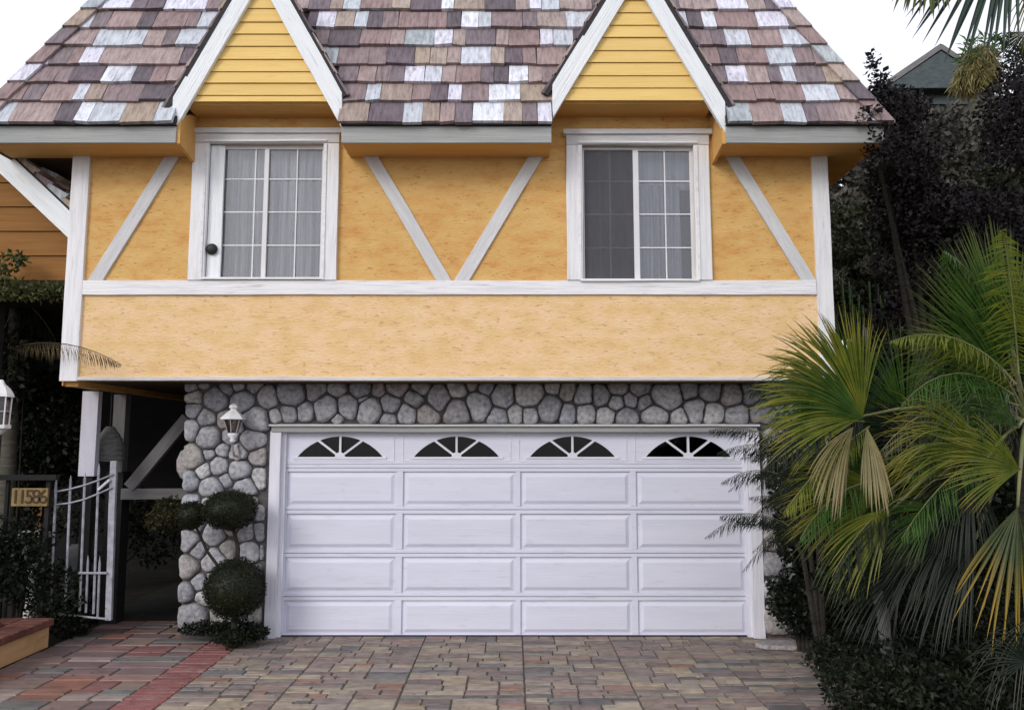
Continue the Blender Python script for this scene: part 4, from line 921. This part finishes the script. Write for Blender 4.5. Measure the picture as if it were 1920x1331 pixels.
MB().tube([G(148, 1074, -.014), G(200, 1074, -.014)], .012, 6).build('cross_rail', M['gate'], gate)
MB().tube([G(100, 1150, .0), G(202, 1160, .0)], .010, 6).build('bottom_rail', M['gate'], gate)
# stone pier behind the gate
c = at(143, 1100, .65); mb = MB(); zt3 = at(143, 1020, .65).z
mb.lathe((c.x, .65, 0), [(.15, 0), (.14, .2), (.13, .45), (.125, zt3 - .22), (.10, zt3 - .12), (.11, zt3 - .06), (.07, zt3)], 10)
tag(mb.build('stone_pier', M['grey_post'], None, smooth=True), 'weathered grey stone pier seen through the bars of the gate', 'pier')

# ---------------- planter with brick coping
a, b = onz(98, 1213), onz(0, 1246)
px_ = XL; ya = a.y; zcp = at(98, 1166, ya).z
pl = thing('planter_wall', 'low peach stucco planter wall capped with dark red bricks', 'planter', (px_ - .4, ya - 1.5, 0))
MB().box(px_ - 1.8, px_, ya - 5.5, ya, 0, zcp - .03).build('stucco_wall', M['stucco'], pl, bevel=.01)
y = ya + .02; 
while y > ya - 3.2:
    o = MB().box(px_ - .24, px_ + .03, y - .108, y - .004, zcp - .029, zcp + .035 + R.uniform(-.004, .004)).build('brick', M['coping'], pl, bevel=.006); y -= .11
x = px_ - .25
while x > px_ - 1.6:
    MB().box(x - .108, x - .004, ya - .2, ya + .02, zcp - .029, zcp + .035 + R.uniform(-.004, .004)).build('brick', M['coping'], pl, bevel=.006); x -= .11
MB().box(px_ - 1.78, px_ - .26, ya - 5.4, ya - .22, zcp - .029, zcp).build('planter_soil', M['soil'], pl)
st = thing('brick_step', 'stepped dark red brickwork rising behind the planter coping', 'steps', (px_ - .6, ya - .3, 0))
for lv in range(2):
    for i in range(9):
        for jy in range(3):
            x = px_ - .30 - lv * .12 - i * .112 ; y = ya - .25 - jy * .112
            MB().box(x - .108, x, y - .108, y, zcp + .001 + lv * .07, zcp + .068 + lv * .07 + R.uniform(-.003, 0)).build('brick', M['coping'], st, bevel=.005)

# ---------------- wall lamp on the stones
YL_ = -.22; c = at(437, 800, YL_)
lp = thing('wall_lamp', 'white hexagonal lantern mounted on the stone column left of the garage door', 'lamp', (c.x, YL_, c.z))
zl = lambda py: at(437, py, YL_).z
MB().lathe((c.x, YL_, 0), [(.125, zl(786)), (.118, zl(783)), (.075, zl(775)), (.035, zl(769)), (.028, zl(767)), (.045, zl(764)), (.04, zl(760)), (.01, zl(757))], 6).build('cap', M['lamp_white'], lp)
MB().lathe((c.x, YL_, 0), [(.045, zl(812)), (.085, zl(787))], 6).build('glass', M['frost'], lp)
mb = MB()
for i in range(6):
    a_ = 2 * math.pi * (i + .5) / 6; mb.tube([(c.x + .047 * math.cos(a_), YL_ + .047 * math.sin(a_), zl(813)), (c.x + .088 * math.cos(a_), YL_ + .088 * math.sin(a_), zl(786))], .006, 5)
mb.build('cage', M['lamp_grey'], lp)
MB().lathe((c.x, YL_, 0), [(.012, zl(830)), (.03, zl(826)), (.018, zl(822)), (.05, zl(816)), (.052, zl(812))], 8).build('base', M['lamp_white'], lp, smooth=True)
p1 = Vector((c.x, YL_, zl(829))); MB().tube([p1, p1 + Vector((0, .01, -.06)), p1 + Vector((0, .06, -.13)), (c.x, -.04, zl(856))], [.012, .012, .012, .014], 7).tube([(c.x, -.06, zl(862)), (c.x, -.075, zl(845)), (c.x, -.05, zl(835))], [.03, .02, .02], 8).build('bracket', M['lamp_grey'], lp, smooth=True)

# ---------------- topiary
YT = -.38
tp = thing('topiary', 'clipped topiary with three dark green balls in front of the stone column', 'topiary', (at(435, 1190, YT).x, YT, 0))
base = Vector((at(440, 1190, YT).x, YT, 0)); k = mpp(YT)
balls = [(430, 956, 48, 36), (358, 966, 27, 25), (440, 1103, 53, 54)]
for (px, py, rx, ry) in balls:
    c = at(px, py, YT); g_ = MB(); g_.lathe(c, [(rx * k * .93 * math.sin(math.pi * t / 8) + .002, -ry * k * .93 * math.cos(math.pi * t / 8)) for t in range(9)], 16)
    o = mobj('ball', leaf_mesh('ball', [(c, (rx * k, rx * k, ry * k))], int(26 * rx * ry ** .75 / 6 * 3.4), .015, px, aspect=.6, shell=.99), M['topiary'], tp)
    g_.build('ball_core', M['topiary'], o, smooth=True)
mb = MB(); c1, c2, c3 = [at(b[0], b[1], YT) for b in balls]
mb.tube([base, c3, Vector((c3.x + .02, YT, (c3.z + c1.z) / 2)), c1], [.03, .028, .02, .015], 7).tube([c3, Vector(((c3.x + c2.x) / 2 - .05, YT, (c3.z + c2.z) / 2)), c2], [.02, .015, .01], 6)
mb.build('trunk', M['bark'], tp, smooth=True)
gc = mobj('ground_cover', leaf_mesh('ground_cover', [pb(440, 1180, -.25, 55, 14, .12), pb(380, 1176, -.2, 40, 10, .1), pb(480, 1186, -.3, 22, 12, .08), pb(436, 1196, -.46, 34, 13, .09)], 3600, .03, 77), M['green'])
tag(gc, 'low dark ground cover at the foot of the stone column', 'ground cover', kind='stuff')

# ================================================================== RIGHT SIDE BACKGROUND
mb = MB(); nx, ny = 30, 30
for j in range(ny + 1):
    for i in range(nx + 1):
        x = 3.12 + i / nx * 36; y = -1.0 + j / ny * 60
        h = max(0, min(1, (y - 1.5) / 16)) ** .8 * 4.8 * min(1, (x - 3.12) / 1.5 + .7) + noise.noise(Vector((x * .35, y * .35, 0))) * .35
        mb.v.append((x, y, h - .1 if y > 1 else -.05))
for j in range(ny):
    for i in range(nx): a_ = j * (nx + 1) + i; mb.f.append((a_, a_ + 1, a_ + nx + 2, a_ + nx + 1))
struct('hillside', mb, M['hill'], smooth=True)
# neighbour's house high on the right
YN = 15.0
A = at(1764, 89, YN); Lf = at(1660, 160, YN); Rt = at(1868, 158, YN); n_ = thing('neighbour_house', 'distant beige house with a dim blue-grey gabled roof above the plum tree', 'house', (A.x, YN, 0))
zw = at(0, 330, YN).z
MB().box(at(1640, 300, YN).x, at(1990, 300, YN).x, YN + .5, YN + 2.2, 2, Lf.z - .1).build('wall', M['far_wall'], n_)
mb = MB(); mb.prism([Lf + Vector((0, 0, -.1)), A + Vector((0, 0, -.12)), Rt + Vector((0, 0, -.1))], (0, .1, 0)); mb.build('gable_face', M['far_roof'], n_)
for P, Q in ((Lf, A), (A, Rt)):
    mb = MB(); mb.prism([P, Q, Q + Vector((0, 0, .12)), P + Vector((0, 0, .12))], (0, 7, 0)); mb.build('roof', M['far_roof'], n_)
    timber('rake_board', P + Vector((0, -.03, .02)), Q + Vector((0, -.03, .02)), .16, .03, M['grey_post'], n_)
MB().box(at(1700, 200, YN).x, at(1830, 200, YN).x, YN + .4, YN + .5, at(0, 185, YN).z, at(0, 172, YN).z).build('eave_band', M['far_roof'], n_)
MB().box(at(1735, 200, YN).x, at(1775, 200, YN).x, YN + .42, YN + .5, at(0, 290, YN).z, at(0, 200, YN).z).build('window', M['black'], n_)
# thatch-like dead skirt of a far palm
c = at(1835, 120, 10)
sk = thing('skirted_palm', 'far palm with a tan skirt of dead leaves beyond the neighbour roof', 'palm', (c.x, 10, 0))
MB().tube([(c.x, 10, 0), (c.x, 10, c.z - .2)], [.3, .25], 10).build('trunk', M['palmbark'], sk)
mobj('dead_skirt', leaf_mesh('dead_skirt', [pb(1838, 118, 10, 30, 38, .35), pb(1830, 145, 10, 40, 30, .35)], 2600, .28, 12, aspect=.12, flat=2.5), M['palmD'], sk)
mobj('crown', leaf_mesh('crown', [pb(1850, 85, 10, 45, 12, .4), pb(1812, 112, 10, 12, 10, .3)], 220, .25, 13, aspect=.2), M['palmG'], sk)
# low white wall, bamboo
a, b = at(1562, 690, 3.5), at(1662, 672, 3.5)
tag(MB().box(a.x, b.x, 3.5, 3.7, 0, b.z).build('low_wall', M['lamp_white'], None, bevel=.01), 'low white wall glimpsed behind the fan palm', 'wall')
bt = thing('bamboo_screen', 'row of green upright canes beside the right corner of the house', 'bamboo', (at(1620, 640, 3.0).x, 3.0, 0))
g = random.Random(5)
for i in range(26):
    x = at(1560 + i * 5.3, 600, 3.0).x; y = 3.0 + g.uniform(-.15, .15); zt4 = at(0, g.uniform(520, 575), 3).z
    MB().tube([(x, y, 0), (x + g.uniform(-.04, .04), y, zt4)], [.02, .012], 6).build('cane', M['palmG' if i % 3 else 'palmK'], bt)
def shrubR(label, blobs, n, size, seed, m='green', cat='shrub', name='hillside_shrub'): return bush(name, label, blobs, n, size, seed, m=m, cat=cat, group=None)
shrubR('dusky grey-brown trees on the far slope seen under the right eave', [pb(1600, 330, 9, 70, 60, 1), pb(1680, 260, 9, 60, 60, 1), pb(1590, 430, 9, 60, 70, 1), pb(1580, 540, 9, 50, 60, 1), pb(1660, 560, 9, 60, 60, 1), pb(1760, 400, 9, 120, 80, 1), pb(1930, 300, 9, 90, 150, 1), pb(1780, 300, 9, 70, 50, 1), pb(1745, 250, 9, 40, 40, 1)], 17000, .16, 35, m='duskleaf', cat='trees')
shrubR('dim olive shrubs on the slope right of the corner post', [pb(1610, 470, 4.5, 60, 50, .5), pb(1590, 420, 6, 40, 40, .5), pb(1660, 520, 4.5, 60, 60, .5), pb(1600, 560, 4.5, 50, 30, .5), pb(1575, 590, 4.5, 40, 50, .5)], 7200, .10, 31, m='plumlight')
shrubR('grey-green bush with pale blossoms on the slope', [pb(1640, 495, 3.6, 32, 16, .25), pb(1575, 515, 3.6, 12, 10, .15)], 420, .06, 32, m='palmGrey')
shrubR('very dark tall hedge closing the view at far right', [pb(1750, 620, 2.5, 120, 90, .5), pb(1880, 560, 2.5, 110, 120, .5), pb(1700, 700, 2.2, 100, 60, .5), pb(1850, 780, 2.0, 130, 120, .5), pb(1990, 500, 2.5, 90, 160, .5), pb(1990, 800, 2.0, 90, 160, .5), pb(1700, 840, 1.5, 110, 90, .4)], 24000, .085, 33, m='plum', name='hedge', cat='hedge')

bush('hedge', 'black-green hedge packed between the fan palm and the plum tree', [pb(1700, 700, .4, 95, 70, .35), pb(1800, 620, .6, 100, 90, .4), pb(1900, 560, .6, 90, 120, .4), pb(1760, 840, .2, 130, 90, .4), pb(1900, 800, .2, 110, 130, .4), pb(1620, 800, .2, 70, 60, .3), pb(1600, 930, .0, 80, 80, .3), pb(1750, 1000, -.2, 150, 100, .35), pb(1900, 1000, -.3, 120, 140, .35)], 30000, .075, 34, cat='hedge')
# ---------------- dark plum tree
YPt = .3
pt = thing('plum_tree', 'purple-black leaved plum tree against the right end of the roof', 'tree', (at(1800, 1100, YPt).x, YPt, 0))
blobs = [pb(1636, 118, -.7, 9, 22, .12), pb(1652, 150, -.7, 16, 16, .15), pb(1640, 175, -.7, 18, 14, .2), pb(1664, 190, -.6, 26, 22, .3), pb(1625, 215, -.9, 22, 12, .2), pb(1618, 222, -1.0, 18, 6, .1),
         pb(1690, 225, -.5, 45, 38, .4), pb(1700, 190, -.3, 22, 18, .2), pb(1650, 262, -.9, 28, 26, .25), pb(1700, 300, -.5, 60, 50, .45), pb(1712, 215, -.3, 22, 24, .2), pb(1640, 305, -.9, 22, 8, .15),
         pb(1760, 410, -.2, 95, 60, .6), pb(1700, 400, -.2, 70, 60, .5), pb(1890, 200, -.2, 42, 60, .5), pb(1915, 290, -.2, 62, 80, .6), pb(1870, 440, -.2, 100, 85, .7), pb(1930, 120, 0, 40, 50, .4),
         pb(1740, 480, 0, 95, 80, .6), pb(1880, 520, 0, 110, 100, .7), pb(1690, 340, -.5, 60, 30, .4), pb(1980, 420, 0, 90, 150, .7)]
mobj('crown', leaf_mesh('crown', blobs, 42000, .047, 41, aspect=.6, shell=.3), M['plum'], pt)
mobj('lower_foliage', leaf_mesh('lower_foliage', [pb(1740, 330, -.1, 40, 20, .3), pb(1850, 330, -.4, 30, 16, .3), pb(1700, 330, -.3, 40, 22, .3), pb(1880, 350, -.3, 34, 20, .3)], 700, .06, 42), M['plumlight'], pt)
b0 = Vector((at(1800, 1100, YPt).x, YPt, 0)); mb = MB(); f1 = b0 + Vector((-.1, 0, 1.6))
mb.tube([b0, b0 + Vector((.03, 0, .8)), f1], [.13, .10, .085], 9)
for (px, py, Y_) in ((1640, 170, -.7), (1690, 230, -.5), (1760, 300, -.2), (1880, 220, -.2), (1850, 400, 0), (1625, 222, -.95), (1650, 300, -.9), (1930, 330, 0)):
    e = at(px, py, Y_); mid = f1.lerp(e, .5) + Vector((R.uniform(-.15, .15), 0, -.12)); mb.tube([f1, mid, e], [.06, .03, .006], 6)
mb.build('trunk', M['bark'], pt, smooth=True)

# ================================================================== PALMS ON THE RIGHT
YA = -2.6
cr = at(1925, 790, YA)
pa = thing('fan_palm', 'large green fan palm with yellowing lower leaves filling the right edge', 'palm', (cr.x, YA, 0))
MB().tube([(cr.x + .1, YA, 0), (cr.x + .06, YA, .5), (cr.x, YA, cr.z)], [.16, .13, .10], 12).build('trunk', M['palmbark'], pa, smooth=True)
def f(hx, hy, Y, rpx, a0, a1, m, seed, crown=True, **k):
    return fan(at(hx, hy, Y), rpx * mpp(Y), a0, a1, M[m], pa, crown=(cr if crown else None), seed=seed, **k)
f(1618, 780, -3.0, 250, 78, 212, 'palmY', 1, nseg=78, droop=.14, split=.55, wid=1.15)
f(1612, 770, -2.85, 240, 95, 190, 'palmG', 30, nseg=49, droop=.16, split=.5, crown=False)
f(1622, 775, -2.9, 215, 60, 128, 'palmK', 2, nseg=35, droop=.02, wid=.6, crown=False, split=.25)
f(1618, 786, -3.02, 210, 120, 172, 'palmG', 13, nseg=22, droop=.12, crown=False)
f(1600, 800, -3.05, 205, 205, 252, 'palmD', 3, nseg=22, droop=.40, crown=False, lean=.5, split=.6)
f(1625, 800, -3.05, 175, 250, 290, 'palmD', 14, nseg=14, droop=.3, crown=False, lean=.4, split=.6)
f(1660, 925, -2.7, 240, 145, 215, 'palmY', 4, nseg=58, droop=.15, wid=1.1)
f(1650, 880, -2.5, 230, 140, 230, 'palmG', 31, nseg=58, droop=.25, wid=1.1)
f(1700, 1060, -2.4, 200, 140, 250, 'palmK', 32, nseg=52, droop=.25)
f(1672, 955, -2.8, 200, 188, 250, 'palmY', 5, nseg=16, droop=.12, split=.4, wid=1.2)
f(1560, 900, -2.4, 150, 120, 235, 'palmK', 36, nseg=49, droop=.3, crown=False)
f(1700, 800, -2.2, 230, 60, 200, 'palmG', 37, nseg=72, droop=.2)
f(1800, 900, -2.3, 260, 60, 200, 'palmY', 38, nseg=72, droop=.3)
f(1790, 985, -2.7, 215, 170, 245, 'palmK', 6, nseg=49, droop=.2)
f(1760, 960, -2.75, 150, 150, 240, 'palmG', 7, nseg=49, droop=.2)
f(1895, 665, -2.8, 270, 74, 138, 'palmG', 8, nseg=49, droop=.02, lean=.1, split=.6, wid=1.2)
f(1880, 700, -2.6, 270, 85, 150, 'palmG', 33, nseg=44, droop=.05, lean=.1, split=.5, wid=1.1)
f(1850, 860, -2.95, 260, 120, 185, 'palmY', 34, nseg=49, droop=.25, wid=1.1)
f(1900, 760, -2.7, 300, 110, 165, 'palmG', 35, nseg=52, droop=.2, split=.5, wid=1.2)
f(1925, 640, -2.9, 160, 75, 130, 'palmY', 15, nseg=16, droop=.02, split=.5, wid=.8)
f(1870, 690, -2.9, 230, 138, 168, 'palmY', 9, nseg=12, droop=.28, split=.3, wid=.5, lean=.15)
f(1880, 720, -2.7, 240, 135, 185, 'palmG', 10, nseg=44, droop=.30, wid=.8)
f(1910, 800, -2.9, 260, 120, 170, 'palmG', 11, nseg=44, droop=.35, wid=.9)
f(1840, 760, -2.6, 250, 140, 215, 'palmGrey', 12, nseg=49, droop=.5, wid=.55, split=.25)
f(1810, 740, -2.5, 190, 140, 215, 'palmK', 16, nseg=44, droop=.5, wid=.6, split=.3)
f(1912, 880, -3.1, 190, 120, 215, 'palmY', 17, nseg=44, droop=.12)
f(1908, 950, -3.3, 290, 220, 275, 'palmO', 18, nseg=15, droop=.07, split=.38, wid=1.1, lean=.1, ragged=.3)
f(1820, 890, -2.7, 190, 180, 300, 'palmK', 19, nseg=58, droop=.3)
f(1925, 1240, -3.4, 150, 95, 215, 'palmK', 20, nseg=16, droop=.3, split=.2, crown=False)
f(1930, 1160, -3.2, 220, 200, 262, 'palmGrey', 21, nseg=9, droop=.25, split=.2, wid=.5)
f(1560, 740, -2.5, 190, 120, 215, 'palmG', 40, nseg=50, droop=.3, crown=False)
f(1690, 960, -2.35, 260, 130, 240, 'palmG', 41, nseg=50, droop=.35)
f(1830, 1010, -2.5, 260, 130, 260, 'palmK', 42, nseg=50, droop=.35)
f(1740, 840, -2.2, 250, 120, 220, 'palmK', 43, nseg=50, droop=.35)
f(1890, 620, -2.4, 250, 85, 175, 'palmK', 44, nseg=50, droop=.1)
for i, (a_, b_, c_, l_, m_) in enumerate((((1905, 720), (1800, 590), (1670, 640), .20, 'palmY'), ((1900, 740), (1780, 650), (1690, 760), .26, 'palmG'), ((1910, 760), (1760, 700), (1640, 860), .30, 'palmGrey'),
        ((1905, 780), (1790, 740), (1700, 900), .30, 'palmG'), ((1915, 800), (1830, 760), (1760, 960), .32, 'palmK'), ((1620, 790), (1520, 780), (1430, 880), .22, 'palmK'), ((1630, 800), (1540, 860), (1470, 960), .24, 'palmY'),
        ((1660, 900), (1560, 900), (1500, 1010), .26, 'palmG'), ((1700, 930), (1620, 960), (1560, 1080), .28, 'palmK'), ((1900, 700), (1860, 520), (1770, 470), .24, 'palmG'), ((1910, 700), (1900, 540), (1880, 430), .22, 'palmY'), ((1890, 840), (1780, 860), (1690, 1010), .30, 'palmG'))):
    Y_ = -3.05 + .06 * (i % 5); plume(at(*a_, Y_ + .2), at(*b_, Y_), at(*c_, Y_ - .1), l_, 56, M[m_], pa, seed=300 + i, width=.012, spread=.45, hang=.65, stalkr=.007)
# tall palm whose leaf hangs into the top right
YB = -3.0; cb = at(2060, -260, YB)
pbm = thing('tall_palm', 'tall palm outside the frame whose blue-green fan hangs against the sky', 'palm', (cb.x, YB, 0))
MB().tube([(cb.x + .2, YB, 0), (cb.x + .1, YB, 2), tuple(cb)], [.2, .17, .15], 12).build('trunk', M['palmbark'], pbm, smooth=True)
fan(at(1905, -180, YB), 395 * mpp(YB), 208, 270, M['palmB'], pbm, crown=cb, nseg=21, droop=.06, lean=.05, split=.55, seed=50, wid=1.0, ragged=.08)
fan(at(1750, -140, YB - .1), 215 * mpp(YB), 215, 292, M['palmG'], pbm, crown=cb, nseg=26, droop=.10, lean=.05, split=.72, seed=51)
fan(at(1960, -60, YB + .1), 230 * mpp(YB), 228, 300, M['palmY'], pbm, crown=cb, nseg=30, droop=.15, lean=.05, split=.4, seed=52)
fan(at(1925, 60, YB + .3), 110 * mpp(YB), 180, 280, M['palmK'], pbm, crown=cb, nseg=30, droop=.15, lean=.05, split=.4, seed=53)
# feathery dark shrub over the right jamb
YF = -1.3
bush('shrub', 'black-green shrub hiding the stones right of the garage door', [pb(1500, 1010, -.55, 42, 70, .15), pb(1545, 1080, -.6, 50, 60, .2), pb(1540, 900, -.5, 40, 60, .15), pb(1465, 1120, -.5, 24, 40, .1), pb(1500, 960, -.6, 50, 60, .15), pb(1462, 900, -.5, 22, 50, .1), pb(1520, 1150, -.6, 60, 40, .15)], 10500, .045, 64)
fs = thing('feathery_shrub', 'dark feathery shrub brushing the right end of the garage door', 'shrub', (at(1520, 1150, YF).x, YF, 0))
g = random.Random(9)
for i in range(46):
    s_ = at(g.uniform(1470, 1560), g.uniform(820, 1010), YF + g.uniform(-.1, .4)); ang = g.uniform(120, 235); L_ = g.uniform(70, 130) * mpp(YF)
    e = s_ + Vector((math.cos(math.radians(ang)) * L_, g.uniform(-.2, .1), math.sin(math.radians(ang)) * L_ * .7)); mid = (s_ + e) / 2 + Vector((0, 0, .10))
    plume(s_, mid, e, .15, 26, M['palmK' if i % 3 else 'green'], fs, name='spray', seed=100 + i, width=.008, spread=.55, hang=.45, stalkr=.003)
for (a_, b_, c_, sd_) in (((1480, 850), (1420, 815), (1345, 850), 1), ((1480, 900), (1420, 860), (1352, 905), 2), ((1470, 985), (1400, 940), (1322, 1008), 3), ((1480, 985), (1420, 950), (1350, 968), 4), ((1470, 830), (1400, 790), (1330, 806), 5), ((1500, 760), (1440, 700), (1395, 735), 6)):
    plume(at(*a_, YF), at(*b_, YF - .1), at(*c_, YF - .15), .17, 40, M['palmK'], fs, name='spray', seed=200 + sd_, width=.008, spread=.5, hang=.6, stalkr=.004)
mobj('foliage', leaf_mesh('foliage', [pb(1520, 900, -.9, 55, 70, .3), pb(1500, 840, -.9, 40, 40, .25), pb(1560, 980, -.9, 70, 60, .3)], 5200, .045, 60, aspect=.3), M['green'], fs)
mb = MB()
for (px, py) in ((1500, 900), (1540, 940), (1470, 980), (1530, 860)): mb.tube([(at(1540, 1150, YF).x, YF, 0), at((px + 1540) / 2, 1040, YF), at(px, py, YF)], [.03, .02, .006], 6)
mb.build('stem', M['bark'], fs)
# leaning grey trunk under the palms
t_ = [at(1668, 1200, -1.9), at(1655, 1150, -1.9), at(1640, 1095, -1.9), at(1622, 1070, -1.9)]; t_[0].z = 0
ol = thing('small_tree', 'small tree with a bare grey forked trunk under the palm leaves', 'tree', t_[0])
MB().tube(t_, [.05, .045, .04, .03], 8).tube([t_[2], at(1665, 1050, -1.8), at(1700, 1000, -1.7)], [.03, .025, .02], 7).build('trunk', M['grey_post'], ol, smooth=True)
mobj('crown', leaf_mesh('crown', [pb(1620, 1040, -1.8, 60, 30, .3), pb(1700, 1000, -1.7, 90, 60, .3), pb(1580, 1090, -1.7, 50, 30, .25)], 4200, .05, 61), M['green'], ol)
# undergrowth: a mass of low plants on the right-hand bed
g_ = [pb(1560, 1150, -.7, 50, 35, .3), pb(1600, 1230, -1.5, 80, 40, .3), pb(1640, 1300, -2.3, 90, 60, .35), pb(1750, 1240, -2.0, 110, 60, .4), pb(1850, 1180, -1.8, 110, 90, .4), pb(1780, 1330, -2.6, 120, 60, .4), pb(1700, 1150, -1.4, 80, 60, .4), pb(1900, 1300, -2.4, 110, 90, .4), pb(1500, 1120, -.4, 50, 40, .2), pb(1620, 1110, -.6, 70, 50, .3)]
ug = mobj('undergrowth', leaf_mesh('undergrowth', g_, 26000, .05, 62, aspect=.4), M['green']); tag(ug, 'dark tangled undergrowth covering the bed right of the driveway', 'undergrowth', kind='stuff')
# stepping slab at the edge
c = onz(1475, 1214)
mb = MB(); pts = [(c.x - .30 + .0, c.y), (c.x - .22, c.y - .10), (c.x + .1, c.y - .13), (c.x + .5, c.y - .1), (c.x + .55, c.y + .1), (c.x + .1, c.y + .13), (c.x - .2, c.y + .09)]
mb.prism([(x, y_, 0.002) for x, y_ in pts], (0, 0, .045))
tag(mb.build('stepping_stone', M['stone'], None, bevel=.012), 'flat pale stepping stone at the right edge of the driveway', 'stone')
# fallen petals and leaf litter
g = np.random.default_rng(3); n = 500; v = np.empty((n, 4, 3))
px_r = g.uniform(-4.4, 3.2, n); py_r = g.uniform(-2.6, .1, n); sz = g.uniform(.006, .016, n); an = g.uniform(0, 6.3, n)
for i, (dx, dy) in enumerate(((-1, 0), (0, -.6), (1, 0), (0, .6))):
    v[:, i, 0] = px_r + sz * (dx * np.cos(an) - dy * np.sin(an)); v[:, i, 1] = py_r + sz * (dx * np.sin(an) + dy * np.cos(an)); v[:, i, 2] = .009 + (i % 2) * .003
tag(mobj('leaf_litter', quads('leaf_litter', v), M['brownleaf']), 'scattered bits of dry leaf litter over the pavers', 'leaf litter', kind='stuff')
